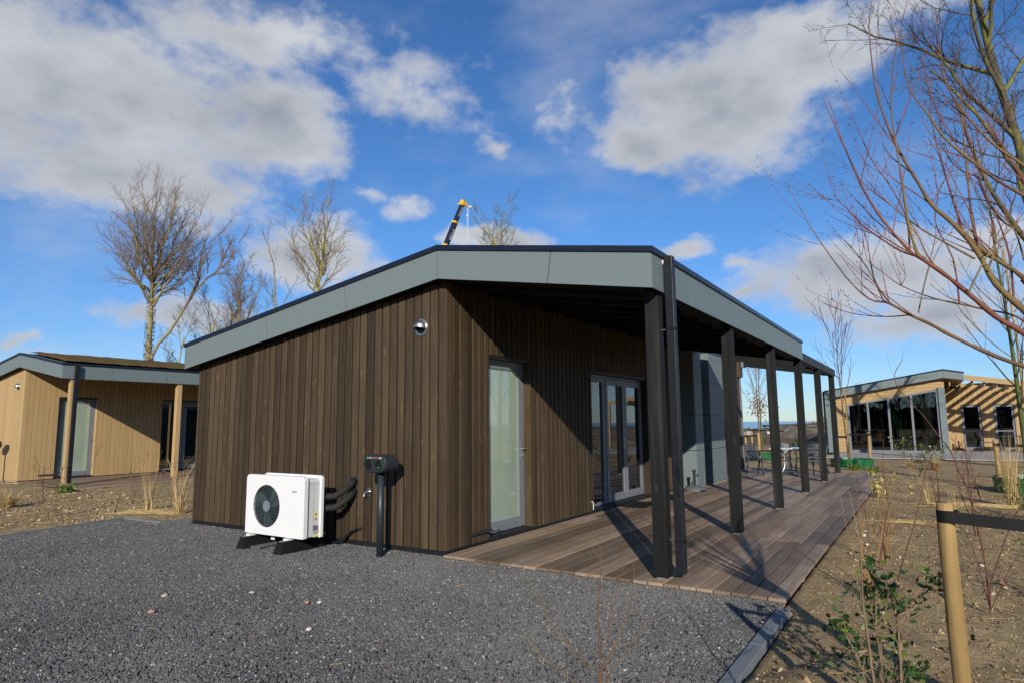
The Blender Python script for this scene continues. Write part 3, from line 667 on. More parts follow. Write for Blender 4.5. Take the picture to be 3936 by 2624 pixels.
STEMS_A = [[[[5.156,0.418,0.001],[5.153,0.446,0.081],[5.152,0.475,0.35],[5.126,0.505,0.656],[5.112,0.534,0.789],[5.08,0.564,0.947],[5.045,0.593,1.053],[4.995,0.623,1.237],[4.928,0.653,1.348],[4.826,0.682,1.534],[4.735,0.71,1.653],[4.638,0.736,1.819],[4.633,0.764,1.928],[4.679,0.794,2.014],[4.7,0.823,2.056]],0.011,0.003],[[[5.156,0.418,0.001],[5.168,0.417,0.189],[5.236,0.413,0.39],[5.311,0.408,0.6],[5.369,0.404,0.747],[5.479,0.394,0.913]],0.008,0.003],[[[5.156,0.418,0.001],[5.128,0.469,0.193],[5.09,0.52,0.424],[5.06,0.572,0.517],[5.029,0.622,0.591],[4.932,0.674,0.728],[4.791,0.725,0.847]],0.007,0.002],[[[5.156,0.418,0.001],[5.243,0.446,0.192],[5.345,0.473,0.396],[5.455,0.497,0.522]],0.006,0.002]]
STEMS_B = [[[[4.447,0.312,-0.19],[4.461,0.363,-0.101],[4.551,0.418,0.208],[4.613,0.471,0.397],[4.69,0.523,0.622],[4.755,0.574,0.849],[4.813,0.625,1.078],[4.928,0.674,1.337],[4.978,0.724,1.412]],0.009,0.003],[[[4.325,0.303,-0.185],[4.363,0.335,0.058],[4.422,0.368,0.338],[4.483,0.4,0.644],[4.513,0.431,0.793],[4.495,0.458,0.986],[4.49,0.487,1.078],[4.509,0.516,1.329]],0.009,0.003],[[[4.314,0.302,-0.208],[4.343,0.345,0.103],[4.343,0.385,0.418],[4.345,0.425,0.631],[4.287,0.461,0.847],[4.207,0.494,0.862]],0.005,0.002]]
STEMS_C = [[[[4.628,-3.485,0.588],[4.625,-3.456,0.608],[4.618,-3.428,0.721],[4.607,-3.4,0.843],[4.607,-3.372,0.953],[4.607,-3.343,1.049],[4.593,-3.316,1.138],[4.577,-3.288,1.231]],0.006,0.002],[[[4.63,-3.484,0.618],[4.616,-3.405,0.684],[4.611,-3.325,0.726],[4.651,-3.242,0.728],[4.705,-3.159,0.74],[4.779,-3.076,0.775]],0.005,0.002],[[[4.628,-3.484,0.664],[4.606,-3.537,0.665],[4.57,-3.591,0.67]],0.003,0.0015],[[[4.623,-3.485,0.708],[4.6,-3.588,0.739],[4.537,-3.695,0.789]],0.003,0.0015]]
STEMS_D = [[[[4.01,-4.315,0.664],[4.008,-4.308,0.762],[4.003,-4.302,0.845],[3.998,-4.297,0.91],[3.996,-4.29,0.976],[4.004,-4.278,1.089],[4.001,-4.271,1.125],[3.982,-4.273,1.169]],0.0055,0.0012],[[[4.011,-4.314,0.683],[4.003,-4.31,0.781],[3.974,-4.316,0.8],[3.92,-4.336,0.852],[3.881,-4.349,0.901],[3.856,-4.355,0.944],[3.831,-4.362,0.991],[3.798,-4.373,1.039]],0.004,0.0012],[[[4.012,-4.314,0.799],[4.031,-4.295,0.844],[4.054,-4.276,0.893],[4.07,-4.26,0.935],[4.08,-4.247,0.978],[4.087,-4.235,1.049],[4.083,-4.227,1.105]],0.0035,0.0012],[[[4.011,-4.314,0.857],[4.024,-4.297,0.878],[4.03,-4.283,0.915],[4.035,-4.27,0.965],[4.044,-4.255,1.028],[4.057,-4.238,1.075]],0.0035,0.0012],[[[4.015,-4.312,0.703],[4.025,-4.296,0.777],[4.062,-4.269,0.841],[4.078,-4.251,0.867],[4.102,-4.231,0.905],[4.126,-4.21,0.931]],0.0035,0.0012],[[[4.011,-4.314,0.683],[3.94,-4.338,0.76],[3.884,-4.358,0.796],[3.843,-4.37,0.828],[3.813,-4.376,0.861],[3.79,-4.379,0.886]],0.0035,0.0012],[[[4.019,-4.31,0.741],[4.02,-4.292,0.813],[4.051,-4.259,0.888],[4.037,-4.247,0.915]],0.002,0.0012]]
HOLLY = [[[[4.61,-1.982,0.096],[4.612,-1.968,0.123],[4.635,-1.952,0.239],[4.641,-1.937,0.368],[4.626,-1.924,0.451],[4.62,-1.91,0.537],[4.634,-1.895,0.626],[4.622,-1.881,0.691]],0.013,0.002],[[[4.624,-1.981,0.554],[4.604,-1.949,0.58],[4.561,-1.918,0.632],[4.528,-1.887,0.715]],0.007,0.002],[[[4.638,-1.981,0.471],[4.715,-1.952,0.515],[4.758,-1.926,0.568],[4.802,-1.9,0.634],[4.811,-1.875,0.653]],0.007,0.002],[[[4.526,-1.988,0.081],[4.546,-1.961,0.27],[4.535,-1.937,0.418],[4.483,-1.916,0.539],[4.46,-1.893,0.591]],0.008,0.002],[[[4.438,-1.996,0.217],[4.398,-1.966,0.291],[4.365,-1.937,0.347],[4.343,-1.906,0.396]],0.006,0.002],[[[4.55,-1.986,0.085],[4.534,-1.962,0.158],[4.478,-1.942,0.253],[4.388,-1.926,0.324],[4.299,-1.911,0.32]],0.006,0.002],[[[4.628,-1.981,0.181],[4.674,-1.929,0.178],[4.727,-1.877,0.168]],0.005,0.002],[[[4.533,-1.987,0.408],[4.537,-1.954,0.49],[4.536,-1.92,0.565],[4.539,-1.887,0.576]],0.005,0.002]]

def text(name, body, size, mat, parent, mw, extrude=.0008, bold=0.0):
    cu = bpy.data.curves.new(name, 'FONT'); cu.body = body; cu.size = size; cu.extrude = extrude; cu.offset = bold
    cu.align_x = 'CENTER'; cu.align_y = 'CENTER'; cu.materials.append(mat)
    o = bpy.data.objects.new(name, cu); C.objects.link(o)
    if parent is not None: o.parent = parent
    o.matrix_local = mw
    return o
def basis(o, right, upv):
    r = Vector(right).normalized(); u = Vector(upv).normalized(); n = r.cross(u); u = n.cross(r)
    return Matrix(((r.x, u.x, n.x, o[0]), (r.y, u.y, n.y, o[1]), (r.z, u.z, n.z, o[2]), (0, 0, 0, 1)))

main = cabin('brown_cabin', 'dark brown vertical board cabin with grey roof fascia and a long covered deck', (0, 0), M['brown'], M['black_wood'], M['membrane'], True, True)
left = cabin('tan_cabin', 'tan timber cabin with green roof standing left behind the brown one', (-16.88, 1.86), M['tan'], M['tan'], M['tan'], False, False)
# the left cabin's near wall is flush and pale
# ---- grey panelled bays of the brown cabin
zj = [.035, .85, 1.67, 2.46, 3.22]
for (x1, y0, y1, z1) in ((.354, 8.72, 9.34, 3.2), (.392, 9.86, 11.12, 3.2)):
    MB().box(-.02, y0+.02, .03, x1-.014, y1-.02, 3.20).build('bay_core', M['membrane'], main)
    MB().box(.0, y0+.03, -.02, x1-.03, y1-.03, .03).build('bay_plinth', M['plinth'], main)
    for a, b in zip(zj[:-1], zj[1:]):
        bx('bay_panel', M['grey_panel'], main, .0, y0, a+.007, x1-.006, y0+.014, b-.007)
        bx('bay_panel', M['grey_panel'], main, x1-.014, y0+.0165, a+.007, x1, y1-.003, b-.007)
    bx('bay_roof', M['trim'], main, -.05, y0-.02, 3.20, x1+.02, y1+.02, 3.24)
for a, b in zip(zj[:-1], zj[1:]):
    bx('bay_panel', M['grey_panel'], main, -.014, 9.34, a+.003, .0, 9.856, b-.003)
# far corner: window frame and boxed gable end
bx('corner_frame', M['frame'], main, -.12, 14.60, .04, .02, 14.74, 2.87, .004)
bx('corner_sill', M['frame'], main, -.2, 14.30, .0, .14, 14.80, .045)
for k in range(2): bx('gable_board', M['brown'], main, -.16+.125*k, 14.38, 2.87, -.16+.125*k+.115, 14.78, 3.36)
bx('gable_trim', M['grey_panel'], main, .092, 14.55, 3.17, .16, 14.85, 3.42)
# ---- pergola beyond the canopy
bx('pergola_beam', M['black_beam'], main, 2.514, YE+.02, 2.80, 2.652, 15.1, 2.99, .004)
for y in (9.05, 11.70, 14.62):
    MB().prism([(.0, 3.39-.17), (2.512, 2.965-.17), (2.512, 2.965), (.0, 3.39)], 'y', y, y+.075).build('pergola_rafter', M['black_rafter'], main, recalc=True)
# ---- wall fittings on the gable
MB().box(-1.615, -.006, .585, -1.452, -.0005, .825).build('pipe_plate', M['anthracite'], main)
for (px, pz) in ((-1.605, .815), (-1.462, .815), (-1.605, .595), (-1.462, .595), (-1.462, .70)):
    MB().tube([(px, -.006, pz), (px, -.010, pz)], .005, 8).build('screw', M['zinc'], main)
tp = MB().box(-1.275, -.008, .595, -1.205, -.0005, .70).build('tap', M['chrome'], main)
MB().tube([(-1.24, -.008, .655), (-1.24, -.06, .655), (-1.245, -.085, .63), (-1.248, -.09, .60)], .012, 8).build('spout', M['chrome'], tp)
MB().box(-1.30, -.05, .63, -1.215, -.036, .665).build('tap_handle', M['anthracite'], tp)
for (hy) in (3.9,):
    MB().tube([(.004, hy, .19), (.03, hy, .19), (.035, hy+.01, .17), (.035, hy+.005, .06)], .006, 6).build('door_hook', M['letter'], main)
    MB().tube([(.0, hy+.07, .17), (.07, hy+.07, .17)], .018, 10).build('door_buffer', M['black'], main)
bx('wall_plate', M['letter'], main, .001, 6.70, .12, .012, 6.73, .22)

# ---- deck
deck = bpy.data.objects.new('deck', None); C.objects.link(deck); struct(deck)
PW = 3.715 / 24
mesh_cache = {}
def plank(x, y0, y1, z=0.0):
    ln = round(y1 - y0 - .005, 3)
    if ln not in mesh_cache:
        c = .004; w = PW - .013; poly = [(0, -.03), (w, -.03), (w, -c), (w-c, 0), (c, 0), (0, -c)]
        mb = MB().prism(poly, 'y', 0, ln)
        me = mb.mesh('plank', M['deck']); b = bmesh.new(); b.from_mesh(me); bmesh.ops.recalc_face_normals(b, faces=b.faces); b.to_mesh(me); b.free(); mesh_cache[ln] = me
    o = link('plank', mesh_cache[ln], deck); o.location = (x, y0, z); return o
rd = random.Random(3)
for i in range(24):
    x = .022 + PW * i
    if i == 16: cuts = [.78, 3.4, 6.2, 8.9, 11.8]
    elif i >= 17: cuts = [2.78, 5.55, 8.2, 10.85, 13.45]
    else: cuts = [[5.9, 11.8], [3.6, 9.4], [7.2, 11.8], [4.8, 11.8]][i % 4]
    ysq = [-.054] + cuts + [15.16]
    for a, b in zip(ysq[:-1], ysq[1:]): plank(x, a, b, rd.uniform(-.0015, .0015))
for y in (-.03, 1.0, 2.78, 4.2, 5.55, 7.0, 8.2, 9.6, 10.85, 12.2, 13.45, 15.05):
    MB().box(.02, y, -.10, 3.71, y+.05, -.031).build('deck_joist', M['deck'], deck)
# deck of the tan cabin
deck2 = bpy.data.objects.new('deck', None); C.objects.link(deck2); struct(deck2)
c2 = {}
def deck_rows(dk, ox, oy, n, length, width):
    w = width / n; me = MB().box(0, 0, -.03, w-.007, length, 0).mesh('plank', M['deck'])
    for i in range(n):
        o = link('plank', me, dk); o.location = (ox + w*i, oy, rd.uniform(-.002, .002) + .004)
deck_rows(deck2, -16.86, 1.80, 24, 15.0, 3.72)

# ================================================================== HEAT PUMP
hp = thing('heat_pump', 'white outdoor heat pump with round dark fan grille before the brown wall', 'heat pump', (-2.125, -.77, 0))
HW, HZ0, HZ1 = .563, .142, .882
def rrect(w, z0, z1, rtop=.055, rbot=.012, n=6):
    pts = []
    for (cx, cz, r_, a0) in ((w-rtop, z1-rtop, rtop, 0), (-w+rtop, z1-rtop, rtop, 90), (-w+rbot, z0+rbot, rbot, 180), (w-rbot, z0+rbot, rbot, 270)):
        for k in range(n + 1): a = R(a0 + 90 * k / n); pts.append((cx + r_*math.cos(a), cz + r_*math.sin(a)))
    return pts
# front panel with the round opening
fc, fr = (-.155, .495), .262
loop = rrect(HW, HZ0, HZ1)
NA = 96
def cast(ang):
    d = (math.cos(ang), math.sin(ang)); best = None
    for i in range(len(loop)):
        ax, az = loop[i]; bx_, bz = loop[(i+1) % len(loop)]
        ex, ez = bx_-ax, bz-az; den = d[0]*ez - d[1]*ex
        if abs(den) < 1e-9: continue
        t = ((ax-fc[0])*ez - (az-fc[1])*ex)/den; u = ((ax-fc[0])*d[1] - (az-fc[1])*d[0])/den
        if t > 0 and -1e-6 <= u <= 1+1e-6: best = t if best is None else min(best, t)
    return (fc[0]+d[0]*best, fc[1]+d[1]*best)
angs = [2*math.pi*k/NA for k in range(NA)]
# keep the outer corners sharp by adding their own angles
angs = sorted(set(angs + [math.atan2(p[1]-fc[1], p[0]-fc[0]) % (2*math.pi) for p in loop]))
na = len(angs)
fv = []
for rr_, yy in ((fr, .030), (fr, .004), (fr+.012, .0)):
    fv += [(fc[0]+rr_*math.cos(a), yy, fc[1]+rr_*math.sin(a)) for a in angs]
outer = [cast(a) for a in angs]
fv += [(p[0]*.994, .0, (p[1]-.5)*.994+.5) for p in outer] + [(p[0], .006, p[1]) for p in outer] + [(p[0], .062, p[1]) for p in outer]
ff = [(j*na+k, j*na+(k+1) % na, (j+1)*na+(k+1) % na, (j+1)*na+k) for j in range(5) for k in range(na)]
MB().add(fv, ff).build('front_panel', M['white'], hp, recalc=True)
MB().prism([(p[0]*.985, (p[1]-HZ0)*.97+HZ0) for p in rrect(HW, HZ0, HZ1)], 'y', .062, .072).build('panel_gap', M['fan_dark'], hp, recalc=True)
MB().prism(rrect(HW-.022, HZ0+.005, HZ1-.035, .035), 'y', .072, .262).build('casing', M['white_side'], hp, recalc=True)
MB().prism(rrect(HW, HZ0-.012, HZ1), 'y', .262, .31).build('rear_panel', M['white'], hp, bevel=.005, recalc=True)
MB().box(HW-.021, .164, HZ0+.02, HW-.0205, .166, HZ1-.09).box(-HW+.02, .0725, .784, HW-.0205, .2615, .786).build('casing_seam', M['zinc'], hp)
MB().box(-HW+.001, -.0006, .792, HW-.001, -.0002, .7945).build('panel_seam', M['white_side'], hp)
fan = MB().tube([(fc[0], .045, fc[1]), (fc[0], .05, fc[1])], fr+.01, 48).build('fan', M['black'], hp)
bl = MB()
for k in range(3):
    a0 = 2*math.pi*k/3 + .35; vs = []
    for i in range(7):
        rr_ = .06 + (fr-.072)*i/6
        for j in range(6):
            a = a0 + (j/5-.5)*(1.15-.25*i/6) + .35*i/6; vs.append((fc[0]+rr_*math.cos(a), .036-.018*j/5, fc[1]+rr_*math.sin(a)))
    bl.add(vs, [(i*6+j, i*6+j+1, (i+1)*6+j+1, (i+1)*6+j) for i in range(6) for j in range(5)])
bl.build('fan_blade', M['fan_dark'], fan, smooth=True)
gr = MB()
for i in range(14):
    rr_ = .07 + (fr-.07)*i/13; gr.tube([(fc[0]+rr_*math.cos(2*math.pi*k/40), .010+.0*i, fc[1]+rr_*math.sin(2*math.pi*k/40)) for k in range(41)], .0022, 4, False)
for k in range(24):
    a0 = 2*math.pi*k/24; gr.tube([(fc[0]+(.06+(fr-.06)*i/6)*math.cos(a0+.5*i/6), .008, fc[1]+(.06+(fr-.06)*i/6)*math.sin(a0+.5*i/6)) for i in range(7)], .002, 4, False)
gr.build('fan_grille', M['fan_dark'], fan)
MB().tube([(fc[0], .004, fc[1]), (fc[0], .012, fc[1])], .068, 28).build('fan_hub', M['fan_hub'], fan)
text('lettering', 'ATAG', .034, M['letter_dark'], hp, basis((.385, -.0012, .695), (1, 0, 0), (0, 0, 1)), bold=.0004)
xx = HW - .0205
def sticker(name, poly, mat, e=.0012): return MB().prism(poly, 'x', xx, xx+e).build(name, mat, hp, recalc=True)
Ys = .205
sticker('warning_sticker', [(Ys-.033, .40), (Ys+.033, .40), (Ys, .462)], flat('sticker_yellow', (.75, .62, .03)))
sticker('warning_mark', [(Ys-.012, .41), (Ys+.012, .412), (Ys+.004, .43), (Ys-.006, .436)], M['letter_dark'], .002)
sticker('warning_sticker', [(Ys-.027, .345), (Ys+.027, .345), (Ys, .392)], flat('sticker_orange', (.62, .33, .03)))
sticker('warning_mark', [(Ys-.008, .352), (Ys+.008, .352), (Ys, .372)], M['letter_dark'], .002)
sticker('info_sticker', [(Ys-.03, .29), (Ys+.025, .29), (Ys+.025, .33), (Ys-.03, .33)], flat('sticker_pale', (.55, .56, .55)))
sticker('type_plate', [(Ys-.038, .222), (Ys+.038, .222), (Ys+.038, .282), (Ys-.038, .282)], flat('sticker_grey', (.13, .14, .17)))
sticker('info_sticker', [(Ys-.03, .188), (Ys+.03, .188), (Ys+.03, .208), (Ys-.03, .208)], flat('sticker_dim', (.25, .25, .25)))
sticker('red_dot_sticker', [(Ys+.058+.018*math.cos(a), .205+.018*math.sin(a)) for a in [2*math.pi*k/16 for k in range(16)]], flat('sticker_red', (.75, .09, .02)))
sticker('info_sticker', [(Ys-.042, .145), (Ys+.04, .145), (Ys+.04, .178), (Ys-.042, .178)], flat('sticker_lemon', (.62, .62, .25)))
for fx in (-.45, .28):
    foot = MB().prism([(fx-.078, -.03), (fx+.078, -.03), (fx+.05, .105), (fx-.05, .105)], 'y', lambda p: -.145 if p[1] < .05 else -.105, lambda p: .515).build('rubber_foot', M['black'], hp, recalc=True)
    MB().box(fx-.018, -.108, .106, fx+.018, .50, .113).build('foot_rail', M['zinc'], foot)
    MB().box(fx-.035, -.035, .113, fx+.035, .06, .135).box(fx-.03, .23, .113, fx+.03, .31, .135).build('foot_bracket', M['white'], foot)
MB().box(-.19, .12, .065, -.12, .124, .125).build('hanging_tag', M['white'], hp)
for dz, z0 in ((.0, .605), (-.12, .465)):
    MB().tube([(.42, .36, z0+.005), (.50, .40, z0), (.57, .47, z0+.002), (.62, .57, z0+.06), (.645, .66, z0+.13), (.63, .765, z0+.185)], .043, 14).build('insulated_pipe', M['lagging'], hp, smooth=True)
MB().box(.40, .31, .45, .46, .40, .66).build('pipe_box', M['black'], hp)
MB().tube([(.44, .31, .16), (.44, .36, .16), (.52, .37, .165)], .016, 10).build('brass_valve', flat('brass', (.42, .24, .10), .35), hp)
hose = MB().tube([(-1.78, -.45, .12), (-1.80, -.30, .02), (-1.85, -.16, -.005), (-1.80, -.12, -.006), (-1.73, -.11, -.004), (-1.67, -.10, .0), (-1.62, -.08, .035), (-1.57, -.06, .09), (-1.50, -.04, .145), (-1.42, -.02, .175), (-1.36, .0, .19)], .017, 10).build('drain_hose', M['black'], smooth=True)
tag(hose, 'black drain hose running from the heat pump into the brown wall', 'hose')
# perforated steel plate on the gravel behind the heat pump
gp = thing('drain_grate', 'galvanised perforated steel plate lying on gravel behind the heat pump', 'grate', (-3.33, -.79, 0))
me_ = MB(); 
nxg, nyg = 20, 9
for i in range(nxg + 1): x = i * .05; me_.box(x-.008, 0, -.012, x+.008, .45, -.006)
for j in range(nyg + 1): y = j * .05; me_.box(-.01, y-.009, -.013, 1.01, y+.009, -.0065)
me_.build('perforated_plate', M['zinc'], gp)
MB().box(-.015, -.02, -.03, 1.015, -.01, -.004).box(-.015, .46, -.03, 1.015, .47, -.004).build('plate_rim', M['zinc'], gp)

# ================================================================== CHARGING POLES
def charger(T, label):
    t = thing('socket_pole', label, 'socket pole', (-.694+T[0], -.36+T[1], 0), group='twin socket poles by the cabins')
    MB().tube([(0, 0, -.06), (0, 0, .96)], .0415, 20).build('pole', M['dark_pole'], t, smooth=True)
    def oval(w, h, n=40):
        out = []
        for k in range(n):
            a = 2*math.pi*k/n; c_, s_ = math.cos(a), math.sin(a); e = 2/3.2
            out.append((w*math.copysign(abs(c_)**e, c_), 1.045 + h*math.copysign(abs(s_)**e, s_)))
        return out
    prof = [(.155, .085, -.128), (.172, .098, -.122), (.184, .107, -.108), (.186, .109, -.06), (.180, .104, -.055), (.180, .104, .11), (.165, .09, .125)]
    vs = []; n = 40
    for w, h, y in prof: vs += [(p[0], y, p[1]) for p in oval(w, h, n)]
    fs = [(j*n+k, j*n+(k+1)%n, (j+1)*n+(k+1)%n, (j+1)*n+k) for j in range(len(prof)-1) for k in range(n)] + [tuple(range(n)), tuple(range((len(prof)-1)*n, len(prof)*n))[::-1]]
    hd = MB().add(vs, fs).build('head', M['anthracite'], t, smooth=False, recalc=True)
    m_ = hd.modifiers.new('b', 'BEVEL'); m_.width = .004; m_.segments = 2; m_.limit_method = 'ANGLE'; m_.angle_limit = R(30)
    for sx in (-.083, .083):
        sk_ = MB().tube([(sx, -.1285, 1.035), (sx, -.135, 1.035)], .058, 28).build('socket_lid', M['black'], hd)
        rg = MB(); rg.tube([(sx+.061*math.cos(2*math.pi*k/28), -.131, 1.035+.061*math.sin(2*math.pi*k/28)) for k in range(29)], .003, 6, False)
        rg.build('socket_rim', M['dark_pole'] if sx < 0 else flat('green_ring', (.01, .10, .045), .3), sk_, smooth=True)
    gl_ = flat('socket_green_print', (.02, .35, .08)); MB().box(.07, -.1362, 1.0, .098, -.1352, 1.008).build('socket_print', gl_, hd)
    cols = [(.05, .45, .05), (.6, .5, .02), (.03, .22, .6), (.55, .03, .03), (.55, .04, .04)]
    MB().box(-.10, -.1292, 1.1145, .10, -.1288, 1.1165).build('print_line', M['letter'], hd)
    for k, c_ in enumerate(cols):
        cx_ = -.10 + .042*k
        MB().tube([(cx_, -.1288, 1.1155), (cx_, -.1302, 1.1155)], .0105, 16).build('print_mark', flat('print_colour', c_), hd)
    MB().box(.095, -.1296, 1.108, .125, -.1287, 1.120).build('print_mark', M['letter'], hd)
    return t
charger((0, 0), 'dark twin socket pole with coloured dots before the brown board wall')
charger((-16.88, 1.86), 'dark twin socket pole beside the tan cabin at the left edge')

# ================================================================== DECK FURNITURE
mat_ = thing('doormat', 'black perforated rubber doormat before the glass doors', 'doormat', (.04, 4.92, .003))
mm = MB()
for i in range(14): mm.box(i*.035, 0, 0, i*.035+.014, .80, .016)
for j in range(22): mm.box(0, j*.0373, .0, .469, j*.0373+.014, .0155)
mm.build('rubber_grid', M['black'], mat_); MB().box(-.012, -.012, 0, 0, .81, .014).box(.469, -.012, 0, .481, .81, .014).build('rim', M['black'], mat_)
def parasol_base(loc, label, mat):
    t = thing('parasol_base', label, 'parasol base', loc, .4)
    MB().lathe([(0, .0), (.25, 0), (.255, .02), (.24, .05), (.19, .085), (.11, .115), (.05, .125), (0, .126)], 32).build('weight', mat, t, smooth=True)
    MB().tube([(0, 0, .12), (0, 0, .40)], .03, 16).tube([(0, 0, .40), (0, 0, .46)], .038, 16).build('tube', M['anthracite'], t)
    MB().tube([(.03, 0, .33), (.075, 0, .33)], .007, 8).tube([(.07, 0, .30), (.07, 0, .36)], .012, 8).build('clamp_screw', M['black'], t)
    MB().box(.10, -.255, .0, .20, -.20, .04).build('handle_recess', M['black'], t)
    return t
parasol_base((.43, 8.22, 0), 'dark grey parasol base standing before the grey panelled bay', paint('grey_stone_base', (.10, .105, .11), .6, .1))

def table():
    t = thing('garden_table', 'square white topped bistro table with curved aluminium legs on the deck', 'table', (1.43, 13.55, 0), R(6))
    MB().box(-.42, -.42, .728, .42, .42, .752).build('table_top', paint('white_laminate', (.62, .66, .72), .12, .02), t, bevel=.01)
    for k in range(4):
        a = R(45 + 90*k); c_, s_ = math.cos(a), math.sin(a)
        MB().tube([(r_*c_, r_*s_, z) for r_, z in ((.30, .725), (.24, .70), (.13, .64), (.085, .55), (.075, .38), (.09, .22), (.16, .10), (.27, .035), (.40, .012))], .021, 10).build('leg', paint('matt_aluminium', (.55, .55, .54), .35, .05, metallic=.7), t, smooth=True)
    MB().box(-.10, -.10, .40, .10, .10, .42).build('leg_plate', M['anthracite'], t)
table()
chair_mat = paint('anthracite_resin', (.035, .042, .050), .5, .08)
def chair_mesh():
    parts = {}
    seat = MB()
    for i in range(7): seat.box(-.22 + i*.064, -.22, .435 , -.22 + i*.064 + .056, .22, .452)
    seat.box(-.235, -.235, .425, .235, -.205, .45).box(-.235, .205, .425, .235, .235, .45).box(-.24, -.235, .42, -.222, .235, .448).box(.222, -.235, .42, .24, .235, .448)
    parts['seat'] = seat
    back = MB()
    def bp(u, w):   # u across, w up
        return (u, .235 + .10*w - .05*math.cos(u/.24*math.pi/2) + .05, .47 + .40*w - .03*(u/.24)**2*w)
    nu = 13
    for (w0, w1) in ((.02, .19), (.205, .375), (.39, .56), (.575, .745), (.76, .93)):
        vs = [bp(-.215 + .43*i/(nu-1), w) for w in (w0, w1) for i in range(nu)] + [tuple(Vector(bp(-.215 + .43*i/(nu-1), w)) + Vector((0, .012, 0))) for w in (w0, w1) for i in range(nu)]
        fs = [(i, i+1, nu+i+1, nu+i) for i in range(nu-1)] + [(2*nu+i, 3*nu+i, 3*nu+i+1, 2*nu+i+1) for i in range(nu-1)] + [(nu+i, nu+i+1, 3*nu+i+1, 3*nu+i) for i in range(nu-1)] + [(i, 2*nu+i, 2*nu+i+1, i+1) for i in range(nu-1)]
        back.add(vs, fs)
    back.tube([bp(-.225, -.05), bp(-.225, .5), bp(-.22, .95), bp(-.15, 1.02), bp(0, 1.03), bp(.15, 1.02), bp(.22, .95), bp(.225, .5), bp(.225, -.05)], .016, 8)
    parts['backrest'] = back
    legs = [MB().tube([(sx*.225, -.215, .44), (sx*.24, -.25, .2), (sx*.25, -.27, .0)], [.024, .022, .018], 8) for sx in (-1, 1)] + [MB().tube([(sx*.225, .225, .47), (sx*.235, .28, .22), (sx*.245, .33, .0)], [.024, .022, .018], 8) for sx in (-1, 1)]
    arms = [MB().tube([(sx*.235, .27, .66), (sx*.255, .1, .665), (sx*.26, -.1, .66), (sx*.25, -.20, .645), (sx*.232, -.225, .58), (sx*.226, -.218, .44)], [.016, .02, .02, .018, .016, .016], 8) for sx in (-1, 1)]
    return {k: v.mesh(k, chair_mat) for k, v in parts.items()}, [m.mesh('leg', chair_mat, True) for m in legs], [m.mesh('armrest', chair_mat, True) for m in arms]
CH = chair_mesh()
def chair(loc, rz, label, group):
    t = thing('garden_chair', label, 'chair', loc, rz, group)
    for k, me in CH[0].items(): link(k, me, t)
    for me in CH[1]: link('leg', me, t)
    for me in CH[2]: link('armrest', me, t)
GC = 'resin armchairs round the bistro table'
chair((.80, 13.25, 0), R(62), 'anthracite slat back armchair at the left side of the bistro table', GC)
chair((2.13, 13.25, 0), R(-78), 'anthracite armchair at the right of the bistro table, lower of the stack', GC)
chair((2.16, 13.33, .085), R(-78), 'anthracite armchair at the right of the bistro table, stacked on top', GC)
chair((1.15, 14.40, 0), R(8), 'anthracite armchair at the far left side of the bistro table', GC)
chair((1.85, 14.38, 0), R(-12), 'anthracite armchair at the far right side of the bistro table', GC)

# ================================================================== RIGHT CABIN
rc = thing('glazed_cabin', 'tan clapboard cabin with a sloping glazed gable at the right', 'cabin', (3.2, 28.5, 0))
OX, OY = 3.2, 28.5
def rb(name, mat, x0, y0, z0, x1, y1, z1, parent=None, bevel=0.0): return bx(name, mat, parent or rc, x0-OX, y0-OY, z0, x1-OX, y1-OY, z1, bevel)
def rp(name, mat, poly, y0, y1, parent=None): return MB().prism([(x-OX, z) for x, z in poly], 'y', y0-OY, y1-OY).build(name, mat, parent or rc, recalc=True)
RL = .165
def rz(x): return 3.72 - RL*(5.59-x) if x < 5.59 else 3.72 - .215*(x-5.59)
def zg(x): return 2.25 + (x-1.715)*.166
rp('roof', M['black_rafter'], [(.79, rz(.79)-.03), (5.59, 3.69), (5.59, 3.33), (.79, rz(.79)-.37)], 28.22, 44)
rp('roof', M['tan_x'], [(5.59, 3.69), (6.32, rz(6.32)-.03), (6.32, rz(6.32)-.34), (5.59, 3.33)], 28.22, 33.2)
rp('roof_edge', M['trim'], [(.75, rz(.75)-.05), (5.59, 3.67), (6.36, rz(6.36)-.05), (6.36, rz(6.36)+.01), (5.59, 3.73), (.75, rz(.75)+.01)], 28.16, 28.4)
for a, b in ((.77, 2.54), (2.54, 4.12), (4.12, 5.59)):
    rp('fascia_panel', M['grey_panel'], [(a+.004, rz(a)-.38), (b-.004, rz(b)-.38), (b-.004, rz(b)-.045), (a+.004, rz(a)-.045)], 28.18, 28.22)
rp('fascia_panel', M['grey_panel'], [(5.595, 3.34), (6.32, rz(6.32)-.34), (6.34, rz(6.34)-.045), (5.595, 3.675)], 28.18, 28.22)
rb('fascia_panel', M['grey_panel'], 6.322, 28.222, rz(6.33)-.34, 6.34, 33.2, rz(6.33)-.045)
for a, b in ((.0, 1.72), (1.726, 2.86)): rb('corner_panel', M['grey_panel'], .78, 28.30, a, 1.15, 28.5, b)
rb('downpipe', M['black'], .66, 28.32, 0, .755, 28.42, 2.9)
rb('wall', M['interior_dark'], .8, 28.6, 0, 1.7, 28.75, 2.4); rb('wall', M['interior_dark'], .8, 28.75, 0, .95, 44, 2.7)
rp('wall', M['membrane'], [(.8, 2.3), (1.7, 2.3), (5.58, 2.95), (5.58, 3.4), (.8, 2.6)], 28.53, 28.7)
rb('inner_wall', M['interior_dark'], .95, 33.2, 0, 5.6, 33.3, 3.2); rb('inner_floor', M['interior_dark'], .95, 28.6, -.05, 5.6, 33.2, .03)
z = .03
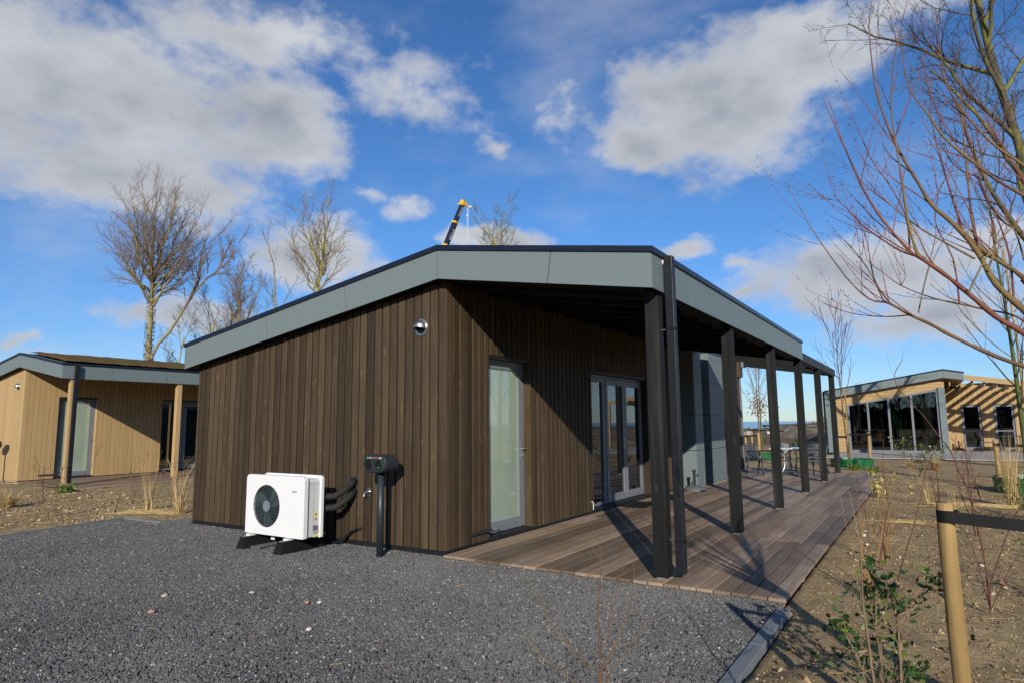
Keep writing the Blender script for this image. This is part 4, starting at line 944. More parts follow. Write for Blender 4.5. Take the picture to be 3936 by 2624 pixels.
while z < 3.45:
    z1 = z + .147
    xr = 1.70 if z1 < 2.25 else min(5.6, 1.715 + (z - 2.25)/.166 if z > 2.25 else 1.70)
    xt = 1.70 if z1 < 2.25 else min(5.6, 1.715 + (z1 - 2.25)/.166)
    xl = max(1.15, 5.59 - (3.72-.30 - z)/RL - .1); xlt = max(1.15, 5.59 - (3.72-.30 - z1)/RL - .1)
    if xr > xl + .05 and xt > xlt: rp('clapboard', M['tan_x'], [(xl, z), (max(xr, 1.70), z), (max(xt, 1.70), z1), (xlt, z1)], 28.5, 28.53)
    z = z1 + .006
mull = [1.715, 2.54, 3.39, 4.30, 5.30]
for i in range(5):
    x = mull[i]; rp('mullion', M['frame'], [(x-.045, .0), (x+.045, .0), (x+.045, zg(x+.045)), (x-.045, zg(x-.045))], 28.44, 28.54)
for a, b in zip(mull[:-1], mull[1:]):
    rp('head_frame', M['frame'], [(a+.046, zg(a+.046)-.075), (b-.046, zg(b-.046)-.075), (b-.046, zg(b-.046)), (a+.046, zg(a+.046))], 28.445, 28.535)
    rb('sill_frame', M['frame'], a+.046, 28.445, 0, b-.046, 28.535, .13)
    rp('pane', M['glass_dark'], [(a+.046, .13), (b-.046, .13), (b-.046, zg(b-.046)-.075), (a+.046, zg(a+.046)-.075)], 28.485, 28.495)
rb('corner_panel', M['grey_panel'], 5.35, 28.36, 0, 5.60, 28.52, 2.93); rb('corner_panel', M['grey_panel'], 5.585, 28.525, 0, 5.60, 29.6, 2.93)
rb('wall', M['tan'], 5.5, 29.6, 0, 5.58, 32.6, 3.3)
# wing wall with two glazed doors
def wboard(a, b, z0, z1): rb('cladding_board', M['tan'], a, 32.58, z0, b, 32.6, z1)
x = 5.6
while x < 9.6:
    a, b = x, x + .192
    for lo, hi, z0 in ((5.6, 6.28, .02), (6.28, 7.08, 2.22), (7.08, 7.57, .02), (7.57, 8.36, 2.22), (8.36, 9.7, .02)):
        q0, q1 = max(a, lo), min(b, hi)
        if q1 - q0 > .02: wboard(q0, q1, z0, 3.05)
    x += .2
rb('wall', M['interior_dark'], 5.6, 33.0, 0, 9.7, 33.1, 3.1); rb('roof', M['black_rafter'], 5.6, 32.5, 3.05, 9.7, 44, 3.25)
for a, b in ((6.29, 7.07), (7.58, 8.35)):
    d = MB().box(a-OX, 32.64-OY, .02, a+.09-OX, 32.7-OY, 2.2).box(b-.09-OX, 32.64-OY, .02, b-OX, 32.7-OY, 2.2).box(a+.09-OX, 32.64-OY, 2.1, b-.09-OX, 32.7-OY, 2.2).box(a+.09-OX, 32.64-OY, .02, b-.09-OX, 32.7-OY, .16).box(a+.09-OX, 32.64-OY, .92, b-.09-OX, 32.7-OY, .97).build('door', M['frame'], rc)
    bx('pane', M['glass_dark'], d, a+.09-OX, 32.66-OY, .16, b-.09-OX, 32.67-OY, 2.1)
    bx('handle', M['chrome'], d, b-.06-OX, 32.60-OY, 1.0, b-.03-OX, 32.64-OY, 1.16)
# pergola over the corner terrace
rp('pergola_beam', M['tan_x'], [(6.36, 3.22), (10.4, 2.50), (10.4, 2.72), (6.36, 3.44)], 28.26, 28.40)
for k in range(10):
    x = 5.78 + .42*k; zz = (rz(x)-.50 if x < 6.34 else 3.26-.178*(x-6.36)) - .02
    rp('pergola_slat', M['tan_x'], [(x, zz-.16), (x+.05, zz-.168), (x+.05, zz-.008), (x, zz)], 28.42, 32.55)
rp('pergola_beam', M['tan_x'], [(5.62, 3.10), (9.6, 2.42), (9.6, 2.60), (5.62, 3.28)], 30.3, 30.40)
rb('post', M['tan'], 10.25, 28.26, 0, 10.39, 28.40, 2.5)
deck3 = bpy.data.objects.new('deck', None); C.objects.link(deck3); struct(deck3)
dm = wood('pale_deck_wood', (.30, .27, .235), (.46, .43, .39), 'x', None, .12, .55, blotch=.2)
me_ = MB().box(0, 0, -.03, 9.6, .152, 0).mesh('plank', dm)
for i in range(57):
    if i < 31: o = link('plank', me_, deck3); o.location = (1.2, 23.7 + .158*i, .012)
me_ = MB().box(0, 0, -.03, 4.8, .152, 0).mesh('plank', dm)
for i in range(26): o = link('plank', me_, deck3); o.location = (5.62, 28.6 + .158*i, .012)
parasol_base((6.05, 32.2, .012), 'black parasol base by the doors of the glazed cabin', M['black'])
GT = 'terrace furniture of the glazed cabin'
t = thing('terrace_table', 'dark square table on the terrace before the doors of the glazed cabin', 'table', (8.0, 30.9, .012), .1)
bx('table_top', M['anthracite'], t, -.45, -.45, .71, .45, .45, .74, .01)
for sx in (-.4, .36):
    for sy in (-.4, .36): bx('leg', M['anthracite'], t, sx, sy, 0, sx+.04, sy+.04, .71)
chair((7.2, 30.9, .012), R(88), 'dark armchair left of the dark terrace table', GT)
chair((8.85, 30.8, .012), R(-95), 'dark armchair right of the dark terrace table', GT)
# things seen through the glazing
cu = MB(); NU, NV = 60, 16
for j in range(NV + 1):
    w = j/NV; zc = .06 + 2.5*w; pinch = .38 + .62*min(1, abs(w-.42)/.42)**1.2 if w < .42 else .38 + .62*min(1, (w-.42)/.55)**.9
    for i in range(NU + 1):
        u = i/NU; cu.v.append((4.95 + (u-.5)*.78*pinch - .12*(1-w), 28.86 + .045*math.sin(u*34), zc))
cu.f = [(j*(NU+1)+i, j*(NU+1)+i+1, (j+1)*(NU+1)+i+1, (j+1)*(NU+1)+i) for j in range(NV) for i in range(NU)]
tag(cu.build('curtain', M['curtain'], smooth=True), 'gathered beige curtain behind the right pane of the glazed gable', 'curtain')
pl = thing('house_plant', 'green leafy house plant behind the glazed gable', 'plant', (3.75, 29.3, .03))
MB().lathe([(0, 0), (.16, 0), (.2, .35), (.18, .35), (.15, .05), (0, .05)], 16).build('pot', M['furn'], pl)
lf = MB()
for k in range(9):
    a = k*2.4; hgt = .9 + .75*((k*37) % 10)/10; ca, sa = math.cos(a), math.sin(a); vs = []
    for i in range(8):
        t = i/7; rr_ = .05 + .35*t*t; zz = .35 + hgt*t; w = .075*math.sin(math.pi*max(0, (t-.35)/.65)) + .008
        vs += [(ca*rr_-sa*w, sa*rr_+ca*w, zz), (ca*rr_+sa*w, sa*rr_-ca*w, zz)]
    lf.add(vs, [(2*i, 2*i+1, 2*i+3, 2*i+2) for i in range(7)])
lf.build('leaves', M['house_plant'], pl, smooth=True)
def sofa(x, y, label, mat):
    t = thing('armchair', label, 'armchair', (x, y, .03))
    MB().box(-.35, -.3, .2, .35, .35, .42).build('seat', M['furn'], t, bevel=.04); MB().box(-.35, .25, .42, .35, .42, .85).build('backrest', mat, t, bevel=.05)
    for sx in (-.32, .28):
        for sy in (-.26, .3): bx('leg', M['furn'], t, sx, sy, 0, sx+.04, sy+.04, .2)
sofa(2.05, 29.7, 'armchair with orange back behind the first pane of the glazed gable', M['orange'])
sofa(2.95, 30.0, 'armchair with orange back behind the second pane of the glazed gable', M['orange'])

# ================================================================== TREES
def add_branch(store, p, d, L, r, lvl, cfg, rg):
    c = cfg[lvl]; n = c.get('seg', 4); p = Vector(p); d = Vector(d).normalized(); pts = [p.copy()]; rad = [r]
    for i in range(n):
        w = c.get('wander', .15)
        d = (d + Vector((rg.gauss(0, w), rg.gauss(0, w), rg.gauss(0, w*.7) + c.get('up', .06)))).normalized()
        p = p + d * (L/n); pts.append(p.copy()); rad.append(max(c.get('rmin', .003), r * (1 - (1-c.get('tip', .3))*(i+1)/n)))
    store[lvl].append((pts, rad))
    if lvl + 1 < len(cfg):
        k = cfg[lvl+1]; m = k['n'] if isinstance(k['n'], int) else rg.randint(*k['n'])
        ph = rg.uniform(0, 6.28)
        for j in range(m):
            t = k.get('t0', .3) + (1 - k.get('t0', .3)) * (j + rg.random()*.9)/m; t = min(t, .999)
            f = t*n; i = min(int(f), n-1); q = pts[i].lerp(pts[i+1], f-i); td = (pts[i+1]-pts[i]).normalized()
            ph += 2.4 + rg.gauss(0, .5); a = R(k['ang'] + rg.gauss(0, k.get('sd', 9)))
            o1 = td.orthogonal().normalized(); o2 = td.cross(o1); nd = td*math.cos(a) + (o1*math.cos(ph) + o2*math.sin(ph))*math.sin(a)
            rr_ = (rad[i] + (rad[i+1]-rad[i])*(f-i)) * k.get('rr', .6)
            add_branch(store, q, nd, L * k['len'] * (1 - k.get('fall', .45)*(t-k.get('t0', .3))/(1-k.get('t0', .3)+1e-6)) * rg.uniform(.75, 1.2), rr_, lvl+1, cfg, rg)
def tubes(parts, sides): 
    mb = MB()
    for pts, rad in parts: mb.tube(pts, rad, sides, False)
    return mb
def tree(name, label, base, H, r, cfg, seed, trunk_mat, twig_mat, lean=(0, 0), trunk_sides=8, limbs_on_trunk=1, cat='tree', group=None, extra=None):
    t = thing(name, label, cat, base, 0, group); rg = random.Random(seed); store = [[] for _ in cfg]
    add_branch(store, (0, 0, -.1), (lean[0], lean[1], 1), H, r, 0, cfg, rg)
    if extra: extra(store, cfg, rg)
    tr = MB()
    for lv in range(limbs_on_trunk + 1):
        for pts, rad in store[lv]: tr.tube(pts, rad, trunk_sides if lv == 0 else max(5, trunk_sides-3), False)
    tr.build('trunk', trunk_mat, t, smooth=True)
    cr = MB()
    for lv in range(limbs_on_trunk + 1, len(cfg)):
        for pts, rad in store[lv]: cr.tube(pts, rad, 4 if lv == 2 else 3, False)
    cr.build('crown', twig_mat, t)
    return t, store
def big_cfg(nl=7, spread=30, llen=.75, t0=.62, dens=1.0, rm=.008):
    return [dict(seg=10, wander=.025, up=.03, tip=.45),
            dict(n=nl, t0=t0, ang=spread, sd=8, len=llen, rr=.55, fall=.25, seg=8, wander=.09, up=.05, tip=.25, rmin=rm*1.5),
            dict(n=int(9*dens), t0=.18, ang=34, sd=10, len=.42, rr=.5, fall=.35, seg=6, wander=.12, up=.07, tip=.3, rmin=rm*1.2),
            dict(n=int(8*dens), t0=.15, ang=34, sd=12, len=.45, rr=.55, fall=.3, seg=4, wander=.16, up=.06, tip=.35, rmin=rm),
            dict(n=int(6*dens), t0=.1, ang=36, sd=14, len=.5, rr=.6, fall=.3, seg=3, wander=.2, up=.05, tip=.5, rmin=rm*.7)]
def crown_limbs(store, cfg, rg, n, fork, center, rad, r0, tl=(1.3, 2.1), kids=13, low=-.55):
    """limbs that sweep from the trunk out to a rounded crown, each feathered with side branches"""
    tr = store[0][0][0]; C_ = Vector(center)
    def on_trunk(z):
        for a, b in zip(tr[:-1], tr[1:]):
            if a.z <= z <= b.z: return a.lerp(b, (z-a.z)/(b.z-a.z))
        return tr[-1].copy()
    for k in range(n):
        w = low + (1-low)*(k+.5)/n; ph = k*2.39996 + rg.uniform(-.3, .3); s_ = math.sqrt(max(0, 1-w*w))
        f = rg.uniform(.72, 1.0) if k % 3 == 0 else rg.uniform(.9, 1.06)
        e = C_ + Vector((rad[0]*s_*math.cos(ph)*f, rad[0]*s_*math.sin(ph)*f, rad[1]*w*f))
        p0 = on_trunk(fork[0] + (fork[1]-fork[0])*(k+rg.random())/n); m = p0.lerp(e, .5) + Vector((0, 0, -.06*(e-p0).length)) + Vector((e.x-p0.x, e.y-p0.y, 0))*.10
        pts = []
        for i in range(9):
            t = i/8; q = p0*(1-t)**2 + m*2*t*(1-t) + e*t*t; pts.append(q + Vector((rg.gauss(0, .07), rg.gauss(0, .07), rg.gauss(0, .05)))*(0 if i == 0 else 1))
        L = (e-p0).length; ra = [max(.011, r0*rg.uniform(.8, 1.1)*(1-.88*t/8)*min(1, .55+L/10)) for t in range(9)]
        store[1].append((pts, ra))
        for j in range(kids):
            t = .22 + .78*(j+rg.random())/kids; i = min(7, int(t*8)); q = pts[i].lerp(pts[i+1], t*8-i); d = (pts[i+1]-pts[i]).normalized()
            o = Vector((rg.gauss(0, 1), rg.gauss(0, 1), rg.gauss(.25, .6))).normalized(); d = (d*.8 + o*.62 + (q-C_).normalized()*.2).normalized()
            add_branch(store, q, d, rg.uniform(*tl)*(1.15-.5*t), max(.010, ra[i]*.5), 2, cfg, rg)
def crown_cfg(dens, rm):
    return [dict(seg=10, wander=.022, up=.03, tip=.35), dict(n=0, t0=.5, ang=30, len=.3),
            dict(n=0, ang=30, len=.3, seg=5, wander=.11, up=.06, tip=.35, rmin=rm*1.3),
            dict(n=int(7*dens), t0=.12, ang=33, sd=12, len=.46, rr=.6, fall=.3, seg=4, wander=.15, up=.06, tip=.4, rmin=rm),
            dict(n=int(4*dens), t0=.1, ang=35, sd=14, len=.5, rr=.65, fall=.3, seg=3, wander=.2, up=.05, tip=.55, rmin=rm*.75)]
def tall_crown(store, cfg, rg):
    crown_limbs(store, cfg, rg, 26, (8.8, 11.8), (0, -.1, 13.6), (2.8, 4.0), .085, low=-.42)
    leaning_limb(store, cfg, rg)
def yellow_crown(store, cfg, rg): crown_limbs(store, cfg, rg, 17, (9.6, 13.6), (.2, .25, 14.9), (2.15, 3.4), .07, (1.0, 1.7), 9, -.75)
def leaning_limb(store, cfg, rg):
    t0_ = [q for q in store[0][0][0] if q.z > 5.2][0]
    pts = [tuple(t0_), (t0_.x*.5+.1, t0_.y*.5+.35, 6.6), (.35, .7, 7.3), (.6, 1.3, 8.6), (.8, 1.9, 9.9), (1.0, 2.5, 10.9), (1.2, 3.2, 11.6)]
    store[1].append(([Vector(p) for p in pts], [.10, .095, .09, .075, .06, .045, .03]))
    for q, d, L in (((.6, 1.3, 8.6), (.1, .5, 1), 4.2), ((.8, 1.9, 9.9), (.1, .2, 1), 4.6), ((1.2, 3.2, 11.6), (.1, .6, 1), 3.4), ((1.0, 2.5, 10.9), (.3, .6, .6), 3.0)):
        add_branch(store, q, d, L, .07, 2, cfg, rg)
        for k in range(3): add_branch(store, Vector(q) + Vector(d).normalized()*L*.3*(k+.5), (rg.gauss(0, .5), rg.gauss(.2, .5), 1), L*.6, .04, 2, cfg, rg)
T1, st = tree('big_bare_tree', 'tallest bare tree with an ivy clad trunk behind the tan cabin', (-34.9, 15.0, 0), 10.9, .28, crown_cfg(.9, .0055), 5, M['bark_tree'], M['twig'], extra=tall_crown)
iv = MB(); rg = random.Random(2)
for k in range(900):
    z = rg.uniform(1, 9.5); a = rg.uniform(0, 6.28); rr_ = .34 - .012*z + rg.uniform(0, .05); s = rg.uniform(.03, .06); tp_ = st[0][0][0]; i_ = max(j for j in range(len(tp_)) if tp_[j].z <= z or j == 0); i_ = min(i_, len(tp_)-2)
    p = tp_[i_].lerp(tp_[i_+1], min(1, max(0, (z-tp_[i_].z)/(tp_[i_+1].z-tp_[i_].z)))) + Vector((rr_*math.cos(a), rr_*math.sin(a), 0)); e1 = Vector((-math.sin(a), math.cos(a), rg.uniform(-.5, .5)))*s; e2 = Vector((math.cos(a)*.4, math.sin(a)*.4, 1))*s
    iv.add([p-e1, p-e2, p+e1, p+e2], [(0, 1, 2, 3)])
iv.build('ivy', M['ivy'], T1)
sm = lambda d=1.0, nl=6, sp=28, t0=.4, ll=.55, rm=.008: big_cfg(nl, sp, ll, t0, d, rm)
tree('bare_tree', 'bare yellow barked tree rising behind the middle of the brown roof', (-29.8, 22.6, 0), 14.6, .20, crown_cfg(.85, .006), 12, M['bark_yellow'], M['twig'], (.01, .02), extra=yellow_crown)
tree('bare_tree', 'slender bare tree with a feathery top left of the roof slope', (-33.1, 19.9, 0), 10.4, .14, sm(1.05, 10, 18, .5, .36, .006), 23, M['bark_tree'], M['twig'], (.01, -.02))
tree('bare_tree', 'twisted bare sapling rising just above the left end of the brown roof', (-36.4, 18.6, 0), 8.8, .12, sm(.8, 6, 26, .4, .45, .006), 31, M['bark_yellow'], M['twig_grey'], (.05, .06))
tree('bare_tree', 'thin bare tree between the tall ivy tree and the feathery one', (-36.0, 20.8, 0), 9.6, .13, sm(.85, 7, 22, .45, .4, .006), 37, M['bark_tree'], M['twig_grey'], (0, .04))
tree('bare_tree', 'leaning bare sapling nearest the right side of the ivy clad trunk', (-37.0, 16.9, 0), 7.6, .10, sm(.8, 6, 26, .4, .45, .006), 43, M['bark_yellow'], M['twig_grey'], (.06, .16))
tree('bare_tree', 'small sparse bare tree left of the yellow barked one', (-31.3, 21.1, 0), 11.5, .11, sm(.6, 5, 24, .6, .35), 47, M['bark_tree'], M['twig_grey'], (0, .02))
tree('bare_tree', 'bare tree top right of the crane boom above the roof ridge', (-28.1, 44.1, 0), 19.3, .22, sm(.85, 9, 38, .76, .26, .010), 53, M['bark_yellow'], M['twig_grey'])
# big lichen covered tree at the right edge
tree('lichen_tree', 'large bare tree with lichen yellow limbs at the upper right edge', (8.95, 17.6, 0), 17.0, .18, [
    dict(seg=10, wander=.03, up=.02, tip=.5),
    dict(n=14, t0=.28, ang=36, sd=9, len=.40, rr=.62, fall=.3, seg=9, wander=.10, up=.06, tip=.3, rmin=.02),
    dict(n=12, t0=.2, ang=42, sd=12, len=.40, rr=.45, fall=.3, seg=6, wander=.16, up=.03, tip=.3, rmin=.009),
    dict(n=7, t0=.15, ang=40, sd=14, len=.42, rr=.55, fall=.3, seg=4, wander=.22, up=.02, tip=.4, rmin=.006),
    dict(n=5, t0=.1, ang=45, sd=15, len=.42, rr=.6, fall=.3, seg=3, wander=.28, up=.05, tip=.6, rmin=.004)], 8, M['bark_lichen'], M['twig_dark'], (-.165, .0))
# young staked trees
def young(base, H, label, seed, tm, wm, n=14, t0=.40, ang=22, ll=.42, name='young_tree', r=.032):
    return tree(name, label, base, H, r, [dict(seg=10, wander=.02, up=.05, tip=.2),
        dict(n=n, t0=t0, ang=ang, sd=8, len=ll, rr=.45, fall=.55, seg=6, wander=.05, up=.10, tip=.35, rmin=.007),
        dict(n=5, t0=.2, ang=26, sd=9, len=.42, rr=.6, fall=.3, seg=4, wander=.09, up=.07, tip=.5, rmin=.0055)], seed, tm, wm, limbs_on_trunk=0)
young((2.54, 18.4, 0), 5.2, 'bare young tree in the green ring beyond the far end of the deck', 61, M['brown_stem'], M['red_stem'], 16)
yb, stb = young((-1.0, 21.7, 0), 4.4, 'young beech with brown leaves seen between the posts, nearer one', 67, M['brown_stem'], M['orange_stem'], 15, .45, 40, .42, r=.045)
young((-2.2, 28.0, 0), 4.6, 'young bare tree with greenish trunk behind the young beech', 71, M['green_bark'], M['brown_stem'], 12, .45, 30, .34, r=.05)
yg, _ = young((6.56, 11.34, 0), 6.2, 'young green barked tree at the right edge before the glazed cabin', 73, M['green_bark'], M['twig_grey'], 22, .28, 40, .34, r=.06)
bl_ = MB(); rg = random.Random(9)
def add_leaf(mb, p, d, s, rg, spiky=False, wid=.42):
    d = Vector(d).normalized(); a = d.orthogonal().normalized(); a = Matrix.Rotation(rg.uniform(0, 6.28), 3, d) @ a; n = d.cross(a); p = Vector(p)
    if spiky:
        L = [p, p + d*s*.25 + a*s*.36 + n*s*.05, p + d*s*.38 + a*s*.15, p + d*s*.62 + a*s*.34 + n*s*.06, p + d*s*.72 + a*s*.12, p + d*s]
        L2 = [p + d*s*.72 - a*s*.12, p + d*s*.62 - a*s*.34 + n*s*.06, p + d*s*.38 - a*s*.15, p + d*s*.25 - a*s*.36 + n*s*.05]
        mb.add(L + L2, [(0, 1, 2), (2, 3, 4), (0, 2, 8), (2, 4, 6, 8), (4, 5, 6), (6, 7, 8), (8, 9, 0)])
    else:
        q = p + d*s*.5 - n*s*.06
        mb.add([p, q + a*s*wid + n*s*.12, p + d*s, q - a*s*wid + n*s*.12], [(0, 1, 2), (0, 2, 3)])
for k in range(260):
    p = Vector((rg.gauss(.03, .20), rg.gauss(0, .20), rg.gauss(2.15, .22)))
    add_leaf(bl_, p, (rg.gauss(0, 1), rg.gauss(0, 1), rg.gauss(-.4, 1)), rg.uniform(.05, .09), rg)
bl_.build('dry_leaves', M['beech_leaf'], yb)
# stakes, ties and green watering rings
def stake(x, y, h, label, r=.04, lean=(0, 0), z0=-.2):
    t = thing('tree_stake', label, 'stake', (x, y, 0), 0, 'pine stakes holding the young trees'); rg = random.Random(int(x*100+y*10))
    mb = MB(); nr = 28; ns = 20; ph = rg.uniform(0, 9)
    kn_ = [(rg.uniform(.1, h), rg.uniform(0, 6.28)) for _ in range(7)]
    for k in range(nr + 1):
        zz = z0 + (h-z0)*k/nr; rr_ = r*(1.06 - .08*k/nr)*(.9 if k == nr else 1)
        for m in range(ns):
            a = 2*math.pi*m/ns; f = 1 + .05*mn.noise((math.cos(a)*1.3 + ph, math.sin(a)*1.3, zz*5)) + .03*mn.noise((math.cos(a)*4, math.sin(a)*4 + ph, zz*22))
            for kz, ka in kn_: f += .10*math.exp(-((zz-kz)/.02)**2 - ((a-ka+math.pi) % (2*math.pi) - math.pi)**2/.10)
            mb.v.append((.008*math.sin(zz*2.2 + ph) + rr_*f*math.cos(a), rr_*f*math.sin(a), zz + (.006*mn.noise((a, ph, 0)) if k == nr else 0)))
    mb.f = [(k*ns+m, k*ns+(m+1) % ns, (k+1)*ns+(m+1) % ns, (k+1)*ns+m) for k in range(nr) for m in range(ns)] + [tuple(range(nr*ns, (nr+1)*ns))]
    mb.build('stake', M['pine'], t, smooth=True); return t
def tie(pts, label, w=.05, loop=None):
    t = thing('tree_tie', label, 'strap', tuple(pts[0])); P0 = Vector(pts[0]); mb = MB(); n = len(pts)
    for i in range(n-1):
        a, b = Vector(pts[i])-P0, Vector(pts[i+1])-P0; d = (b-a).normalized(); s = Vector((-d.y, d.x, 0)).normalized()*.003
        u = Vector((0, 0, w/2)); mb.add([a-s-u, b-s-u, b+s-u, a+s-u, a-s+u, b-s+u, b+s+u, a+s+u], [(0,3,2,1),(4,5,6,7),(0,1,5,4),(1,2,6,5),(2,3,7,6),(3,0,4,7)])
    mb.build('strap', M['black'], t)
    if loop:
        (cx, cy, cz), rr_ = loop; lb = MB()
        lb.lathe([(rr_+.004, -w/2), (rr_+.004, w/2), (rr_, w/2), (rr_, -w/2)], 20, (cx-P0.x, cy-P0.y, cz-P0.z), True); lb.build('stake_loop', M['black'], t)
    return t
def ringpot(x, y, r, h, label, ry=None):
    t = thing('watering_ring', label, 'watering ring', (x, y, -.05), 0, 'green plastic watering rings')
    MB().lathe([(r, 0), (r*1.07, h), (r*1.09, h+.012), (r*1.05, h+.012), (r*1.04, h-.01), (r*.97, 0)], 40, close=True).build('ring', M['green_plastic'], t, smooth=False); return t
ringpot(2.62, 18.4, .62, .28, 'green plastic ring round the tree beyond the far end of the deck')
ringpot(-.95, 21.55, .52, .26, 'green plastic ring round the young beech seen between the posts')
ringpot(6.62, 11.25, .66, .34, 'green plastic ring at the right edge before the glazed cabin')
stake(2.24, 17.7, 1.1, 'pine stake just left of the last black post, at the far ring'); stake(3.12, 19.2, 1.1, 'pine stake right of the far ring before the glazing', .045)
stake(-1.62, 22.1, 1.08, 'left pine stake of the young beech seen between the posts', .05); stake(-.86, 21.0, 1.05, 'right pine stake of the young beech, in front of its ring', .05)
stake(-2.75, 28.4, 1.2, 'far pine stake between the two stakes of the young beech', .05)
stake(6.06, 11.5, 1.06, 'mottled pine stake rising from the ring at the right edge', .045)
stake(4.888, -2.975, 1.175, 'sunlit pine stake with black strap in the right foreground', .031)
tie([(2.2, 17.66, .98), (2.30, 17.74, .97), (2.54, 18.36, .95)], 'black strap from the left stake of the far ring to its tree', .06)
tie([(2.54, 18.42, 1.03), (3.12, 19.13, 1.02), (3.18, 19.2, 1.02)], 'black strap from the right stake of the far ring to its tree', .06)
tie([(-1.66, 22.05, .90), (-1.0, 21.68, .92), (-.80, 20.96, .98)], 'black strap between the two stakes of the young beech', .055)
tie([(-2.8, 28.35, 1.08), (-2.2, 27.95, 1.05), (-1.1, 27.7, 1.0)], 'black strap on the far stake behind the young beech', .055)
tie([(6.06, 11.46, .95), (6.6, 11.30, .93), (7.3, 11.1, .95)], 'black strap on the stake at the right edge', .06, ((6.06, 11.5, .95), .046))
tie([(4.888, -3.010, 1.125), (5.2, -2.985, 1.10), (5.52, -2.98, 1.085)], 'wide black strap running right from the sunlit foreground stake', .045, ((4.888, -2.975, 1.125), .034))
# support cane of the young green tree
MBc = MB().tube([(6.66, 11.36, 0), (6.60, 11.36, 3.2), (6.55, 11.35, 5.2)], .022, 8).build('support_cane', M['pine'], smooth=True); tag(MBc, 'pale wooden cane tied along the young green barked tree', 'cane')
MBc = MB().tube([(2.58, 18.36, 0), (2.57, 18.37, 2.6)], .02, 8).build('support_cane', M['pine'], smooth=True); tag(MBc, 'pale wooden cane beside the young tree beyond the deck end', 'cane')
# ================================================================== WILLOW (near right, stem just outside the picture)
def jitter(pts, rg, amt):
    return [Vector(p) + Vector((rg.gauss(0, amt), rg.gauss(0, amt), rg.gauss(0, amt))) for p in pts]
def refine(pts, k=3):
    P = [Vector(p) for p in pts]; out = []
    for i in range(len(P)-1):
        a, b, c, d = P[max(i-1, 0)], P[i], P[i+1], P[min(i+2, len(P)-1)]
        for j in range(k):
            t = j/k; out.append(.5*((2*b) + (c-a)*t + (2*a-5*b+4*c-d)*t*t + (3*b-a-3*c+d)*t**3))
    return out + [P[-1]]
def stems(parent, name, data, mat, base, rg, twigs=0, tlen=.3, tw=.35, sides=6, bud=False, twmat=None, upb=.35, thin=1.0):
    mb = MB(); tb = MB(); tips = []
    for pts, r0_, r1_ in data:
        q = refine(pts); n = len(q); rad = [thin*(r0_ + (r1_-r0_)*i/(n-1))*(1 + .10*math.sin(i*2.1) + rg.uniform(-.07, .07)) for i in range(n)]
        q = [p - Vector(base) for p in q]; mb.tube(q, rad, sides if r0_ > .004 else 4, False); tips.append(q)
        for k in range(twigs):
            i = rg.randint(int(n*.3), n-2); d = (q[i+1]-q[i]).normalized(); o = Vector((rg.gauss(0, 1), rg.gauss(0, 1), rg.gauss(0, .6) + upb)).normalized()
            d = (d*.85 + o*.6).normalized(); L = tlen*rg.uniform(.4, 1.2); pp = [q[i]]
            for j in range(5): d = (d + Vector((rg.gauss(0, .07), rg.gauss(0, .07), .06))).normalized(); pp.append(pp[-1] + d*L/5)
            rr_ = min(rad[i]*.6, .0035); tb.tube(pp, [rr_*(1-.13*j) for j in range(6)], 4, False)
            if bud:
                for j in range(1, 6):
                    e = pp[j] + Vector((rg.gauss(0, .006), rg.gauss(0, .006), .006)); tb.tube([pp[j], e], [.0022, .0008], 3, False)
    mb.build(name, mat, parent, smooth=True)
    if twigs: tb.build('twigs', twmat or mat, parent)
    return tips
WB = (5.5, -2.95, 0)
wl = thing('willow', 'young willow with long red and ochre shoots arching in from the right edge', 'tree', WB)
wtr = MB(); wtr.tube([(0, 0, -.2), (.0, .0, .5), (.0, -.01, 1.1), (-.01, 0, 1.5), (-.02, .0, 1.75)], [.055, .05, .046, .05, .045], 12)
for pts, r0_, r1_ in WILLOW:
    if pts[0][0] > 5.19 and pts[0][2] < 2.7:
        p = Vector(pts[0]) - Vector(WB); a = Vector((-.01, 0, min(1.6, p.z*.8))); wtr.tube([a, a.lerp(p, .5) + Vector((0, 0, -.02)), p], [r0_*1.5, r0_*1.25, r0_], 8, False)
wtr.build('trunk', M['willow'], wl, smooth=True)
rgw = random.Random(17)
stems(wl, 'branches', [b for i, b in enumerate(WILLOW) if i % 3 != 1], M['willow'], WB, rgw, 7, .40, sides=8, bud=True, twmat=M['willow_red'], thin=.6)
stems(wl, 'red_branches', [b for i, b in enumerate(WILLOW) if i % 3 == 1], M['willow_red'], WB, rgw, 7, .38, sides=8, bud=True, thin=.6)
# more shoots of the same tree that lie out of the picture to the right
more = []
for k in range(16):
    a = rgw.uniform(-1.7, 1.7); d = Vector((math.cos(a)*.8, math.sin(a)*.8, 1)).normalized(); p = Vector((5.5, -2.95, 1.6)); pts = [tuple(p)]
    for j in range(6): d = (d + Vector((rgw.gauss(0, .05), rgw.gauss(0, .05), .07))).normalized(); p = p + d*.3; pts.append(tuple(p))
    more.append((pts, .012, .002))
stems(wl, 'shoots', more, M['willow_red'], WB, rgw, 5, .35, sides=5)

